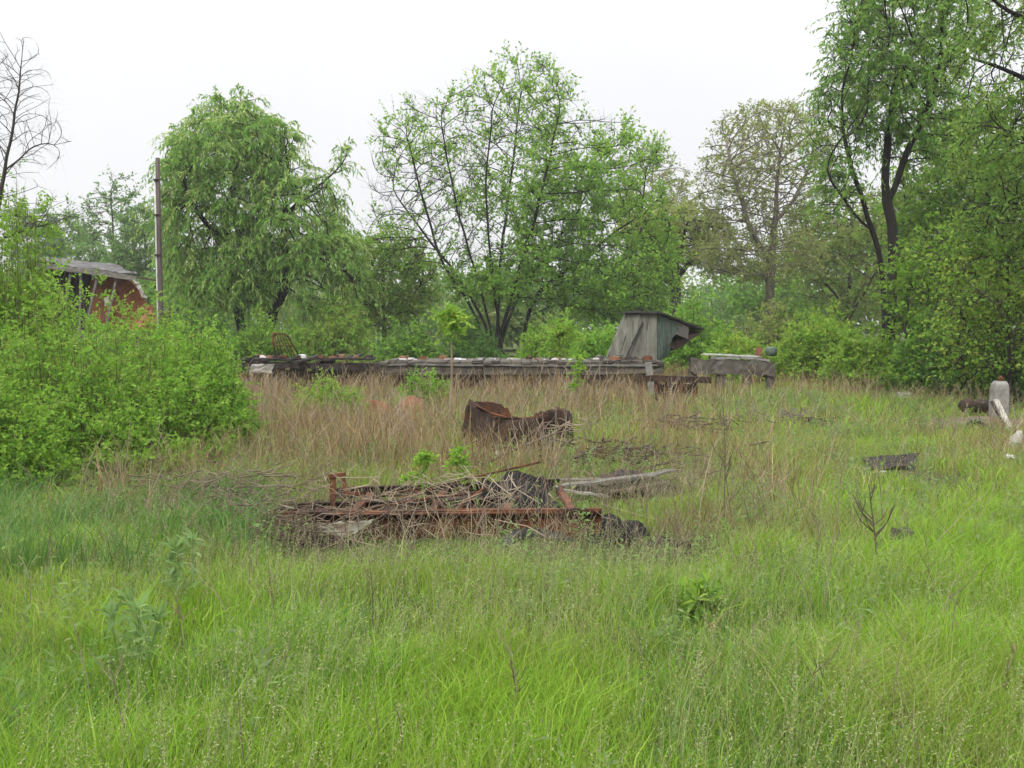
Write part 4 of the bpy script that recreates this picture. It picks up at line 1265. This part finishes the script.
stick_pile('brush_pile', 'loose dry canes fallen across the middle of the chassis', 430, 7.9, 1.9, 1.1, .42, 170, 'cane', 56, (.002, .005))
stick_pile('brush_pile', 'dark heap of dead canes sinking into the grass off the left end of the chassis', 235, 7.7, 1.0, .7, .34, 220, 'dead_cane', 60, (.003, .006))
stick_pile('brush_pile', 'scatter of dark broken sticks between the dark mound and the rusty hulk', 618, 11.4, 1.4, .9, .3, 120, 'wood_brown', 59)
stick_pile('brush_pile', 'tangle of brown twigs over the dark mound of boards', 655, 9.7, .9, .8, .42, 100, 'twig', 57, (.003, .006))
stick_pile('brush_pile', 'dry canes heaped round the curled end of the rusty hulk', 560, 12.5, .7, .6, .5, 70, 'cane', 58, (.003, .007))
for i, ((x0, y0), (x1, y1), lab) in enumerate((((764, 414), (772, 440), 'white slat leaning left beside the grey stick pile'), ((792, 425), (785, 438), 'short white slat leaning right beside the grey stick pile'))):
    m = MB(); m.bar(at(x0, y0, 16.3), at(x1, y1, 16.0), .035, .02, up=(0, 1, 0)); tag(m.build('white_stick', M['wood_grey']), lab, 'slat')

for x0, y0, x1, y1, dd, w, lab in ((204, 484, 300, 512, 8.9, .05, 'rusty flat bar poking out of the dead canes left of the chassis'), (232, 512, 322, 506, 8.4, .04, 'second rusty bar lying level through the dead canes left of the chassis')):
    m = MB(); m.bar(at(x0, y0, dd), at(x1, y1, dd - .2), w, .025, n=6, wob=.006, rng=RNG); tag(m.build('rusty_bar', M['rust_dark']), lab, 'metal bar')
crumple('rotten_sheet', 'rotten brown sheet sagging to the ground under the left end of the chassis', 'metal sheet', at(288, 524, 7.7), at(345, 536, 7.5), at(352, 568, 7.1), at(300, 556, 7.3), 'rust_dark', 43, .10, 8, 12)

# ---------------------------------------------------------------- right side: dark sheet, post, board, drum
def right_side():
    d = 11.4
    m = MB(); m.sheet(quad_grid(at(860, 458, d + .1), at(919, 453, d + .1), at(914, 466, d - .15), at(874, 470, d - .2), 7, 14, .006, .006, 61), .016)
    root = m.build('dark_sheet', M['burnt']); tag(root, 'dark tilted metal sheet propped up in the grass over a bit of teal', 'metal sheet')
    m = MB(); m.sheet(quad_grid(at(900, 466, d), at(914, 464, d), at(912, 471, d - .1), at(898, 474, d - .1), 5, 6, .02, .006, 62), .012)
    tag(m.build('teal_scrap', M['teal']), 'scrap of teal plastic under the dark tilted sheet', 'scrap')
    m = MB(); m.sheet(quad_grid(at(862, 469, d - .1), at(910, 472, d - .1), at(914, 477, d - .4), at(868, 475, d - .4), 5, 12, .03, .012, 63), .014)
    tag(m.build('pale_scrap', M['concrete']), 'pale litter lying below the dark tilted sheet', 'scrap')
    for px in (868, 912):
        m = MB(); p = at(px, 462, d - .02); m.bar((p.x, p.y, gzf(p.x, p.y) - .03), (p.x, p.y, p.z), .03, .03, up=(0, 1, 0)); m.build('prop', M['wood_brown'], root)
    # concrete post
    d = 16.6
    c = ground_at(1000, d); zt = at(998, 381, d).z; h = zt - c.z
    root = thing('concrete_post', c, 'short pale concrete post with a rounded top and rusty cap', 'post')
    m = MB(); w = .125
    prof = [(-.05, 1.0), (h * .5, .98), (h * .82, .93), (h * .93, .84), (h, .62)]
    V, F = [], []
    for z, k in prof:
        for a, b in ((-1, -.8), (-.8, -1), (.8, -1), (1, -.8), (1, .8), (.8, 1), (-.8, 1), (-1, .8)):
            V.append((c.x + a * w * k + z * .02, c.y + b * w * k, c.z + z))
    for i in range(len(prof) - 1):
        F += [(i * 8 + k, i * 8 + (k + 1) % 8, i * 8 + 8 + (k + 1) % 8, i * 8 + 8 + k) for k in range(8)]
    F += [tuple(range(8))[::-1], tuple((len(prof) - 1) * 8 + k for k in range(8))]
    m.add(V, F); m.build('shaft', M['concrete'], root)
    m = MB(); q = Vector((c.x + .02, c.y, c.z + h)); m.tube([q, q + Vector((0, 0, .05)), q + Vector((0, 0, .09))], [.042, .046, .025], 10); m.build('cap', M['rust'], root)
    m = MB(); m.bar(at(996, 400, 15.9), at(1016, 441, 15.2), .085, .03, up=(0, 1, 0)); tag(m.build('leaning_board', M['bleached']), 'narrow white board leaning against the capped concrete post', 'board')
    m = MB(); m.bar(at(992, 402, 16.2), at(1012, 434, 15.6), .05, .05, up=(0, 1, 0)); tag(m.build('leaning_board', M['burnt']), 'dark rotten board just behind the leaning white one', 'board')
    # rusty drum on its side
    d = 17.2
    root = thing('rusty_drum', ground_at(973, d), 'crushed red-brown rusty drum lying beside the concrete post', 'drum')
    p, q = at(961, 405.5, d), at(990, 406.5, d + .1)
    rr = [.08, .125, .12, .10, .125, .105, .12, .09]
    m = MB(); m.tube([p.lerp(q, t) for t in np.linspace(0, 1, 8)], rr, 16); m.build('drum_body', M['rust_dark'], root)
    for t in (.3, .65):
        m = MB(); m.tube([p.lerp(q, t - .02), p.lerp(q, t), p.lerp(q, t + .02)], [.11, .13, .11], 16, False); m.build('hoop', M['rust_dark'], root)
    m = MB(); c2 = ground_at(979, 15.2)
    tyre('old_tyre', 'small dark tyre half sunk in the dirt bank', Vector((c2.x, c2.y, c2.z + .09)), Matrix.Rotation(R(40), 3, 'X'), .16, .09, .10)
    # crumpled white rag / jug
    c = ground_at(1017, 12.9)
    m = MB(); n = 12
    prof = [(.05, 0), (.085, .02), (.095, .10), (.085, .17), (.045, .21), (.03, .25)]
    V, F = [], []
    for i, (r, z) in enumerate(prof):
        for k in range(n):
            a = 2 * math.pi * k / n; w = 1 + .3 * (vnoise(np.array([k * .8]), np.array([i * 1.3]), 1.0, 66)[0] - .5)
            V.append((c.x + r * w * math.cos(a) + z * .25, c.y + r * w * math.sin(a), c.z + z))
    for i in range(len(prof) - 1): F += [(i * n + k, i * n + (k + 1) % n, (i + 1) * n + (k + 1) % n, (i + 1) * n + k) for k in range(n)]
    F += [tuple(range(n))[::-1], tuple((len(prof) - 1) * n + k for k in range(n))]
    m.add(V, F, True); tag(m.build('plastic_jug', M['bleached']), 'crumpled white plastic jug in the grass below the leaning board', 'jug')
    m = MB(); p = ground_at(1013, 11.4); m.sheet(quad_grid(p + Vector((-.06, 0, .14)), p + Vector((.06, 0, .15)), p + Vector((.05, -.08, .12)), p + Vector((-.05, -.08, .12)), 4, 5, .02, .01, 64), .006)
    tag(m.build('white_scrap', M['white']), 'small white scrap in the grass below the crumpled jug', 'scrap')
right_side()

# ---------------------------------------------------------------- collapsed barn at the left and the pole
def barn():
    d = 29.0
    root = thing('collapsed_barn', ground_at(95, d), 'half-collapsed shed with a sagging grey roof and a fallen rust-red wall', 'shed')
    A, B = at(32, 261, d), at(137, 275, d)              # front eave
    C_, D_ = at(118, 266, d + 3.2), at(26, 255, d + 3.2)
    G = quad_grid(D_, C_, B, A, 12, 30, .05, .02, 71)
    G[..., 2] += .012 * np.sin(G[..., 0] * 17)
    m = MB(); m.sheet(G, .04); m.build('roof', M['barn_roof'], root)
    m = MB(); m.bar(A + Vector((0, -.05, -.10)), B + Vector((0, -.05, -.10)), .06, .14, n=8, wob=.02, rng=RNG); m.build('fascia', M['wood_grey'], root)
    m = MB(); m.bar(B + Vector((-.1, .0, -.06)), B + Vector((.55, .6, -.16)), .06, .05, n=3, wob=.01, rng=RNG); m.build('broken_rafter', M['wood_brown'], root)
    pts = [(90, 281), (100, 276), (118, 277), (131, 281), (139, 291), (146, 303), (149, 316), (149, 330), (90, 330)]
    m = MB(); m.prism([at(px, py, d + .9) for px, py in pts], (0, .06, 0)); m.build('rusty_wall', M['rust_red'], root)
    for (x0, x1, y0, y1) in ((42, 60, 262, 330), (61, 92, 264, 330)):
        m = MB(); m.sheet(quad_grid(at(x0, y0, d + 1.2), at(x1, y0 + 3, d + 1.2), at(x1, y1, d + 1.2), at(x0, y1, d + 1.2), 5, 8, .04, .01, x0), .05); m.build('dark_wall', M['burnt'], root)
    for (x0, y0, x1, y1) in ((71, 271, 63, 318), (98, 274, 88, 318), (117, 276, 108, 318), (81, 272, 80, 318)):
        m = MB(); p = at(x0, y0, d + .1); q = at(x1, y1, d + .1)
        t = (p.z + .1) / (p.z - q.z)
        m.bar(p, p + (q - p) * t, .06, .06, up=(0, 1, 0)); m.build('post', M['wood_grey'], root)
    m = MB(); m.sheet(quad_grid(at(133, 279, d - .1), at(139, 282, d - .1), at(147, 299, d - .1), at(142, 297, d - .1), 6, 3, .02, .02, 73), .03); m.build('bent_flashing', M['bleached'], root)
    m = MB(); m.sheet(quad_grid(at(104, 298, d - .6), at(108, 296, d - .6), at(110, 304, d - .6), at(105, 306, d - .6), 4, 4, .02, .015, 74), .02)
    m.build('pale_rag', M['bleached'], root)
    # fallen rusty lump in front
    G = quad_grid(at(138, 308, d - 1), at(152, 306, d - .9), at(158, 326, d - 1.2), at(136, 330, d - 1.3), 8, 9, .12, .03, 75)
    m = MB(); m.sheet(G, .03); tag(m.build('rusty_sheet', M['rust_orange']), 'crumpled orange rusty sheet fallen at the corner of the collapsed barn', 'metal sheet')
barn()

def pole():
    d = 24.0
    b = ground_at(160, d); top = at(160, 158, d)
    root = thing('utility_pole', b, 'bare wooden pole with a thin pale pipe strapped to its side', 'pole')
    x = at(161, 300, d).x
    m = MB(); m.tube([(x, d, b.z - .1), (x, d, b.z + 2), (x - .01, d, b.z + 4), (x - .01, d, top.z)], [.062, .058, .055, .052], 12); m.build('shaft', M['pole'], root)
    m = MB(); m.tube([(x - .078, d - .02, b.z - .05), (x - .078, d - .02, b.z + 2), (x - .080, d - .02, b.z + 3.9), (x - .078, d - .02, at(160, 176, d).z)], .021, 8); m.build('pipe', M['pipe'], root)
    for py in (180, 215, 255, 292):
        z = at(160, py, d).z
        m = MB(); m.box((x - .035, d - .015, z), (.135, .14, .03)); m.build('strap', M['rust_dark'], root)
pole()

# ---------------------------------------------------------------- single plants one can point to
def cane(name, label, px, d, h, mt, seed, lean=.05, r=.006, nb=5, bl=.25, leaf=None, cat='plant', buds=False):
    """a thin bare stem with a few side shoots"""
    rng = np.random.default_rng(seed)
    b = np.array(tuple(ground_at(px, d))); b[2] -= .03
    a = rng.uniform(0, 6.28)
    dv = np.array([lean * math.copysign(1, rng.normal()), 0.02, 1.0]) * h
    t = np.linspace(0, 1, 9)[:, None]
    main = b + t * dv + np.sin(t * 5 + a) * np.array([.012, .012, 0]) * h
    chains = [(main, np.linspace(r, r * .4, 9), 6)]
    tips = [main[-1]]
    for i in range(nb):
        u = rng.uniform(.35, .92); p0 = b + u * dv + np.sin(u * 5 + a) * np.array([.012, .012, 0]) * h
        ang = rng.uniform(0, 6.28); L = bl * h * rng.uniform(.5, 1.2) * (1.2 - u)
        v = np.array([math.cos(ang), math.sin(ang) * .7, 1.3]); v = v / np.linalg.norm(v) * L
        q = p0 + v; k = p0 + v * .5 + np.array([v[0], v[1], -abs(v[0])]) * .12
        chains.append((np.array([p0, k, q]), np.array([r * .55, r * .45, r * .25]), 5)); tips.append(q)
        if rng.random() < .7:
            q2 = k + np.array([rng.normal() * .3, rng.normal() * .2, .8]) * L * .5
            chains.append((np.array([k, (k + q2) / 2, q2]), np.array([r * .35, r * .3, r * .2]), 4)); tips.append(q2)
    root = thing(name, ground_at(px, d), label, cat)
    wood_obj('stem', chains, M[mt], root)
    if leaf:
        lf = dict(leaf); L0, L1 = lf.pop('L'); n = lf.pop('n'); lo = lf.pop('lo', .8)
        P = np.concatenate([np.repeat(np.array(tips), n, 0), b + rng.uniform(lo, 1, (n * 3, 1)) * dv])
        Dn = unit(rdir(rng, (len(P),)) + np.array([0, 0, .5]))
        leaves_obj('leaves', [strands(rng, P, Dn, rng.uniform(L0, L1, len(P)), **lf)], M['leaf'], root)
cane('sapling', 'bare brown forked sapling standing alone in the green grass', 884, 6.2, .66, 'twig', 317, .10, .008, 10, .6)
cane('tufted_sapling', 'thin upright stem topped with a bright tuft of leaves in front of the platform', 451, 15.2, 1.95, 'cane', 302, .01, .03, 2, .12, dict(n=9, L=(.12, .34), droop=.4, nleaf=8, ll=.10, lw=.045, pal=YELLOW[:1] + SPRING, lo=.86))
cane('tufted_sapling', 'lower leafy stem with a yellowish tuft showing over the platform left of the tilted shed', 563, 25.0, 1.62, 'cane', 303, .0, .02, 3, .3, dict(n=8, L=(.2, .5), droop=.4, nleaf=8, ll=.14, lw=.06, pal=SPRING + OLIVE[:1], lo=.7))
cane('dead_stalk', 'tall single dry stalk curving up from the green grass', 828, 5.4, .86, 'cane', 304, -.10, .004, 1, .1)
cane('dead_stalk', 'tall dark brown seed stalk with short side shoots right of the trailing black strip', 728, 7.9, 1.02, 'twig', 305, .03, .006, 8, .3)
cane('dead_stalk', 'second dark brown seed stalk, slightly lower and leaning, next to the tall one', 736, 7.5, .72, 'twig', 306, .12, .005, 6, .3)
cane('dead_stalk', 'thick reddish dead stem low in the middle of the foreground', 521, 4.1, .28, 'twig', 307, -.16, .005, 3, .5)
cane('dead_stalk', 'thin dark dead stem in the foreground below the painted bumper', 373, 4.9, .52, 'twig', 308, -.06, .004, 3, .3)
cane('dead_stalk', 'branched dead stem at the lower right edge', 1006, 4.2, .33, 'cane', 309, .25, .005, 4, .5)
cane('dead_stalk', 'tall straw-pale stalk leaning left before the bramble mound', 118, 8.6, .95, 'cane', 310, -.08, .007, 2, .2)
cane('dead_stalk', 'broken pale stalk crossing the lower bramble, leaning right', 62, 8.9, .75, 'cane', 311, .45, .009, 2, .2)
cane('dead_stalk', 'pale stalk leaning right near the bluish grass tuft', 122, 8.3, .72, 'cane', 312, .33, .006, 2, .2)
cane('green_sprout', 'leafy green sprout growing through the rusty chassis rods', 420, 8.6, .55, 'cane', 313, .05, .004, 4, .4, dict(n=5, L=(.05, .12), droop=.2, nleaf=5, ll=.05, lw=.025, pal=SPRING, lo=.4))
cane('green_sprout', 'leafy green sprout in front of the black tarp', 462, 9.0, .52, 'cane', 314, .04, .004, 4, .4, dict(n=5, L=(.05, .12), droop=.2, nleaf=5, ll=.05, lw=.025, pal=SPRING, lo=.4))
cane('green_sprout', 'tall leafy green sprout in the dry weeds left of the tilted shed front', 574, 17.5, 1.15, 'cane', 315, .06, .008, 4, .35, dict(n=4, L=(.08, .2), droop=.2, nleaf=5, ll=.09, lw=.05, pal=SPRING, lo=.4))

def leafy_weed(label, px, d, h, n, seed, pal, ll=.11, lw=.022):
    rng = np.random.default_rng(seed)
    c = np.array(tuple(ground_at(px, d)))
    B = c + np.concatenate([rng.normal(size=(n, 2)) * .06, np.zeros((n, 1))], 1)
    Dn = unit(np.array([[0, 0, 1.0]]) + rng.normal(size=(n, 3)) * np.array([.16, .16, .05]))
    hs = h * rng.uniform(.7, 1.1, n)
    root = thing('leafy_weed', tuple(c), label, 'plant')
    t = np.linspace(0, 1, 5)[:, None]
    wood_obj('stem', [(B[i] + t * Dn[i] * hs[i], np.linspace(.004, .002, 5), 5) for i in range(n)], M['green_stem'], root)
    s = strands(rng, B, Dn, hs, .0, 16, ll, lw, pal, spread=1.3, flat=1.4, hang=.1, t0=.3)
    s2 = strands(rng, B + Dn * hs[:, None] * .95, Dn, np.full(n, .03), 0, 8, ll * .9, lw, pal, spread=.8, flat=.8, hang=-.1)
    leaves_obj('leaves', [s, s2], M['leaf'], root)
M['green_stem'] = surf('green_stem', [(0.3, (0.10, 0.16, 0.05)), (0.7, (0.15, 0.22, 0.07))], 3, 0.7, 0)
PALEW = [(0.17, 0.29, 0.09), (0.21, 0.32, 0.13), (0.15, 0.26, 0.07)]
leafy_weed('milky green plant with narrow whorled leaves, biggest in the left foreground', 128, 4.55, .36, 5, 401, PALEW)
leafy_weed('smaller narrow-leaved weed behind the biggest whorled one', 190, 5.7, .42, 4, 402, PALEW)
leafy_weed('dark green clump of short leaves in the grass right of the middle', 700, 5.3, .22, 9, 404, SPRING, .10, .03)
# ---------------------------------------------------------------- grass: blades, straw, seed stalks
def field(rng, n, y0, y1, wide=0.62, pad=2.0):
    u = rng.random(n)
    y = np.sqrt(y0 ** 2 + u * (y1 ** 2 - y0 ** 2))          # even over the wedge of ground in view
    x = rng.uniform(-1, 1, n) * (wide * y + pad)
    return x, y

def tan_mask(x, y):
    """where last year's dry weeds stand"""
    q = x / y
    a = sstep(8.3, 10.4, y + 1.2 * (vnoise(x, y, 2.0, 3) - .5)) * sstep(.25, .14, q) * sstep(-.36, -.28, q)
    b = np.maximum(sstep(15, 21, y) * .6, sstep(8, 11, y) * sstep(.10, .2, q) * .32)
    c = sstep(7.0, 7.8, y) * sstep(12.5, 11, y) * sstep(-.20, -.26, q) * sstep(-.50, -.44, q)
    c = np.maximum(c, sstep(18, 20, y) * sstep(.08, .13, q) * sstep(.31, .28, q))
    e = sstep(4.8, 6.2, y) * sstep(10, 9, y) * sstep(-1.7, -1.1, x) * sstep(.6, 0, x) * .75
    f = sstep(6.0, 7.5, y) * sstep(14, 12, y) * sstep(.9, 1.4, x) * sstep(3.0, 2.2, x) * .8
    g = sstep(7.6, 8.2, y) * sstep(11, 9.5, y) * sstep(-3.4, -2.8, x) * sstep(-1.2, -1.7, x) * .9
    a = np.maximum(np.maximum(a, e), np.maximum(f, g))
    n = sstep(.42, .66, vnoise(x, y, 1.5, 4) * .5 + vnoise(x, y, .4, 5) * .5)
    return np.clip(np.maximum(np.maximum(a, b), c) * (.07 + 1.0 * n), 0, 1)

def blade_geo(rng, x, y, h, w, lean, cols, wind=(0.25, 0.05)):
    n = len(x)
    z = gz(x, y) - 0.015
    a = rng.uniform(0, 2 * np.pi, n)
    l = lean * rng.uniform(.3, 1.3, n) * h
    dx, dy = np.cos(a) * l + wind[0] * h * .35, np.sin(a) * l + wind[1] * h * .35
    b = rng.uniform(0, np.pi, n)
    sx, sy = np.cos(b) * w / 2, np.sin(b) * w / 2
    B = np.stack([x, y, z], 1); S = np.stack([sx, sy, 0 * sx], 1)
    Mi = B + np.stack([dx * .33, dy * .33, h * .62], 1)
    T = B + np.stack([dx, dy, h * (1 - .25 * np.minimum(1, lean * 1.0) * rng.random(n))], 1)
    V = np.stack([B - S, B + S, Mi + S * .75, Mi - S * .75, T], 1)
    o = np.arange(n)[:, None] * 5
    return V.reshape(-1, 3), o + np.array([[0, 1, 2, 3]]), o + np.array([[3, 2, 4]]), np.repeat(cols, 5, 0), T

def join(parts):
    V, Q, T, C, o = [], [], [], [], 0
    for p in parts:
        V.append(p[0]); Q.append(p[1] + o); T.append(p[2] + o); C.append(p[3]); o += len(p[0])
    return np.concatenate(V), np.concatenate(Q), np.concatenate(T), np.concatenate(C)

def low_mask(x, y):
    """trodden or shaded ground round the junk, where the grass stays short"""
    m = np.zeros_like(x)
    for cx, cyy, rx, ry, v in ((-.5, 7.8, 1.55, 1.5, .88), (.5, 7.0, .9, .85, .9), (1.05, 7.1, .55, .65, .88), (.95, 9.6, .85, .8, .75), (.05, 12.1, .95, .95, .85), (4.3, 10.7, .55, .85, .9),
                            (7.9, 16.0, 1.5, .9, .35), (6.3, 12.6, .5, .6, .6), (4.5, 16.2, .9, .6, .55), (2.7, 14.2, 1.0, .7, .5), (-2.3, 8.8, .7, .55, .6), (-1.85, 17.2, .55, .9, .75), (-2.4, 17.0, .5, .9, .6)):
        q = ((x - cx) / rx) ** 2 + ((y - cyy) / ry) ** 2
        m = np.maximum(m, v * sstep(1.35, .6, q))
    return m

def palette(rng, pal, n, v=.18):
    pal = np.asarray(pal, float)
    c = pal[rng.integers(0, len(pal), n)] * rng.uniform(1 - v, 1 + v, (n, 1))
    return c

G_LUSH = [(0.165, 0.310, 0.021), (0.137, 0.280, 0.019), (0.189, 0.326, 0.025), (0.228, 0.338, 0.039)]
G_OLIVE = [(0.209, 0.248, 0.062), (0.176, 0.226, 0.043), (0.242, 0.259, 0.085)]
G_BLUE = [(0.085, 0.19, 0.04), (0.10, 0.215, 0.045), (0.07, 0.16, 0.032)]
STRAW = [(0.238, 0.180, 0.083), (0.182, 0.128, 0.057), (0.318, 0.255, 0.129), (0.136, 0.090, 0.041), (0.216, 0.149, 0.071)]
SEED = [(0.239, 0.264, 0.118), (0.294, 0.303, 0.160), (0.184, 0.215, 0.084)]

def build_grass():
    rng = np.random.default_rng(77)
    parts = []
    for y0, y1, n, w, hh in ((2.6, 5.0, 110000, .0038, .25), (5.0, 8.5, 130000, .0050, .25), (8.5, 15, 120000, .009, .24), (15, 32, 120000, .017, .26)):
        x, y = field(rng, n, y0, y1)
        den = vnoise(x, y, .55, 6) * .6 + vnoise(x, y, .18, 7) * .4
        tm = tan_mask(x, y)
        keep = rng.random(n) < (.35 + 1.1 * den) * (1 - .55 * tm)
        x, y, den, tm = x[keep], y[keep], den[keep], tm[keep]; n = len(x)
        h = hh * (.22 + 1.2 * den) * rng.uniform(.55, 1.3, n) * (.7 + .5 * vnoise(x, y, 1.6, 12)) * (1 - low_mask(x, y))
        c = palette(rng, G_LUSH, n)
        ol = rng.random(n) < np.clip(.10 + .8 * (vnoise(x, y, 1.3, 8) - .42) + .5 * tm + .25 * sstep(13, 20, y), 0, .85)
        c[ol] = palette(rng, G_OLIVE, int(ol.sum()))
        bl = rng.random(n) < .9 * sstep(.55, .75, vnoise(x, y, .9, 14)) * .35
        c[bl] = palette(rng, G_BLUE, int(bl.sum()))
        ww = w * rng.uniform(.5, 1.2, n) * np.where(rng.random(n) < .07, 2.4, 1)
        parts.append(blade_geo(rng, x, y, h, ww, .85, c)[:4])
    # lush bluish tufts in front of the bramble
    x, y = rng.uniform(-4.8, -1.75, 6500), rng.uniform(6.4, 9.3, 6500)
    k = rng.random(6500) < sstep(.35, .65, vnoise(x, y, .5, 21)) * sstep(-.235, -.27, x / y)
    x, y = x[k], y[k]; n = len(x)
    parts.append(blade_geo(rng, x, y, rng.uniform(.22, .52, n), rng.uniform(.006, .011, n), .8, palette(rng, G_BLUE, n))[:4])
    V, Q, T, C = join(parts)
    o = link('grass', np_mesh('grass', V, Q, T, C), M['grass'])
    tag(o, 'long fresh green grass covering the field', 'grass', kind='stuff')

def build_straw():
    rng = np.random.default_rng(78)
    parts = []
    for y0, y1, n, w, hh in ((3.0, 8.5, 9000, .003, .42), (8.5, 15, 54000, .0055, .55), (15, 30, 64000, .010, .62)):
        x, y = field(rng, n, y0, y1)
        tm = tan_mask(x, y)
        base = .10 if y1 < 9 else .12
        keep = rng.random(n) < np.clip(base + tm * .85, 0, 1)
        x, y, tm = x[keep], y[keep], tm[keep]; n = len(x)
        h = hh * rng.uniform(.4, 1.25, n) * (.55 + .65 * tm)  * (1 - .7 * low_mask(x, y))
        parts.append(blade_geo(rng, x, y, h, w * rng.uniform(.6, 1.4, n), .62, palette(rng, STRAW, n, .25), (.1, 0))[:4])
    # broken straw lying across
    x, y = field(rng, 22000, 7.5, 20)
    k = rng.random(22000) < tan_mask(x, y) * 1.2 + .04
    x, y = x[k], y[k]; n = len(x)
    parts.append(blade_geo(rng, x, y, rng.uniform(.15, .4, n), rng.uniform(.004, .009, n), 1.8, palette(rng, STRAW, n, .25))[:4])
    V, Q, T, C = join(parts)
    o = link('dry_weeds', np_mesh('dry_weeds', V, Q, T, C), M['straw'])
    tag(o, "last year's straw-coloured dry weeds standing in the middle of the field", 'dry weeds', kind='stuff')

def build_seed_grass():
    """fine stalks with a loose seed head"""
    rng = np.random.default_rng(79)
    parts, sets = [], []
    for y0, y1, n, hh in ((2.8, 6.0, 14000, .36), (6.0, 12.0, 15000, .38)):
        x, y = field(rng, n, y0, y1)
        k = rng.random(n) < np.clip(.15 + 1.3 * (vnoise(x, y, 1.0, 31) - .3) + .5 * sstep(5.2, 6.4, y) * sstep(8, 7.2, y) * sstep(1.6, 1.0, abs(x)), .05, 1)
        x, y = x[k], y[k]; n = len(x)
        h = hh * rng.uniform(.6, 1.2, n) * (1 - .6 * low_mask(x, y))
        g = blade_geo(rng, x, y, h, rng.uniform(.0018, .003, n), .3, palette(rng, SEED, n), (.3, .05))
        parts.append(g[:4])
        Tp = g[4]
        sets.append(strands(rng, Tp - np.array([0, 0, .10]), np.array([[.15, 0, 1.0]]) + rng.normal(size=(n, 3)) * .15, np.full(n, .17), .2, 16, .011, .0035, SEED, spread=1.0, flat=.1))
    V, Q, T, C = join(parts)
    o = len(V)
    LV = np.concatenate([s[0] for s in sets]).reshape(-1, 3); LC = np.concatenate([s[1] for s in sets]).reshape(-1, 3)
    Q = np.concatenate([Q, o + np.arange(len(LV)).reshape(-1, 4)])
    ob = link('seeding_grass', np_mesh('seeding_grass', np.concatenate([V, LV]), Q, T, np.concatenate([C, LC])), M['straw'])
    tag(ob, 'pale wispy seed heads of tall grass among the green blades', 'grass', kind='stuff')

def build_weeds():
    """broad-leaved ground weeds and bare brown stems scattered through the field"""
    rng = np.random.default_rng(80)
    n = 4200
    x, y = field(rng, n, 3.0, 22)
    k = rng.random(n) < np.clip(1.8 * (vnoise(x, y, .9, 41) - .35) + .5 * tan_mask(x, y), .04, 1) * (1 - .75 * low_mask(x, y))
    x, y = x[k], y[k]; n = len(x)
    B = np.stack([x, y, gz(x, y)], 1)
    per = 4
    P = np.repeat(B, per, 0) + rng.normal(size=(n * per, 3)) * np.array([.05, .05, 0])
    Dn = np.array([[0, 0, 1.0]]) + rng.normal(size=(n * per, 3)) * .3
    s = strands(rng, P, Dn, rng.uniform(.16, .46, n * per), .15, 9, .055, .017, [(0.17, 0.26, 0.08), (0.14, 0.24, 0.05), (0.21, 0.29, 0.12)], spread=.9, flat=1.0, t0=.3)
    ob = leaves_obj('leafy_weeds', [s], M['leaf'])
    tag(ob, 'small broad-leaved weeds sprouting through the grass', 'weeds', kind='stuff')
    def stems(name, label, mt, n, y0, y1, p0, pt, hh, r, lean, nb, around=0):
        x, y = field(rng, n, y0, y1)
        tm = tan_mask(x, y)
        if around:                          # thick round the wreck
            tm = around * sstep(-3.4, -2.4, x) * sstep(2.6, 1.4, x) * sstep(5.6, 6.6, y) * sstep(11, 9.5, y) * (.3 + 1.1 * vnoise(x, y, .6, 15))
        k = rng.random(n) < p0 + pt * tm
        x, y, tm = x[k], y[k], tm[k]
        lm = low_mask(x, y); bz = gz(x, y)
        chains = []
        for i in range(len(x)):
            h = rng.uniform(.45, 1.1) * hh * (.75 + .35 * tm[i]) * (1 - .15 * lm[i])
            b = np.array([x[i], y[i], bz[i] - .02])
            ln = rng.normal(size=2) * lean * h * (2.4 if rng.random() < .2 else 1)
            hz = max(.25 * h, math.sqrt(max(.02, h * h - ln[0] ** 2 - ln[1] ** 2)))
            top = np.array([ln[0], ln[1], hz])
            t = np.linspace(0, 1, 5)[:, None]
            pts = b + t * top + np.sin(t * 3.1) * rng.normal(size=3) * .03
            s_ = r * (1 + y[i] / 14)
            chains.append((pts, np.linspace(s_, s_ * .4, 5), 3))
            for j in range(rng.integers(0, nb)):
                u = rng.uniform(.35, .97); q0 = b + u * top; L = rng.uniform(.06, .22)
                a = rng.uniform(0, 6.28)
                q1 = q0 + np.array([math.cos(a) * .7, math.sin(a) * .7, .8]) * L
                chains.append((np.array([q0, (q0 + q1) / 2 + rng.normal(size=3) * .01, q1]), np.array([.55, .45, .3]) * s_, 3))
        tag(wood_obj(name, chains, M[mt]), label, 'weeds', kind='stuff')
    stems('dead_stems', 'thin brown dead weed stems standing in the grass', 'dead_stem', 7000, 2.8, 22, .22, .45, .62, .0026, .17, 5)
    stems('brown_weeds', 'brown dead weed stalks standing thick round the wrecked chassis', 'wreck_cane', 7000, 5.4, 11.5, .0, .8, .52, .0022, .26, 6, .62)
    stems('dry_canes', 'pale dry weed canes tangled in the middle of the field', 'dry_cane', 9000, 5.2, 23.5, .0, .7, .78, .0026, .28, 5)
M['wreck_cane'] = surf('wreck_cane', [(0.3, (0.09, 0.062, 0.042)), (0.5, (0.17, 0.125, 0.085)), (0.75, (0.31, 0.25, 0.18))], 1.5, 0.95, 0)
M['dry_cane'] = surf('dry_cane', [(0.3, (0.17, 0.125, 0.085)), (0.5, (0.30, 0.235, 0.165)), (0.75, (0.42, 0.35, 0.26))], 1.5, 0.95, 0)
M['dead_stem'] = surf('dead_stem', [(0.3, (0.075, 0.05, 0.036)), (0.5, (0.15, 0.11, 0.08)), (0.75, (0.30, 0.24, 0.17))], 1.5, 0.95, 0)
build_grass()
build_straw()
build_seed_grass()
build_weeds()
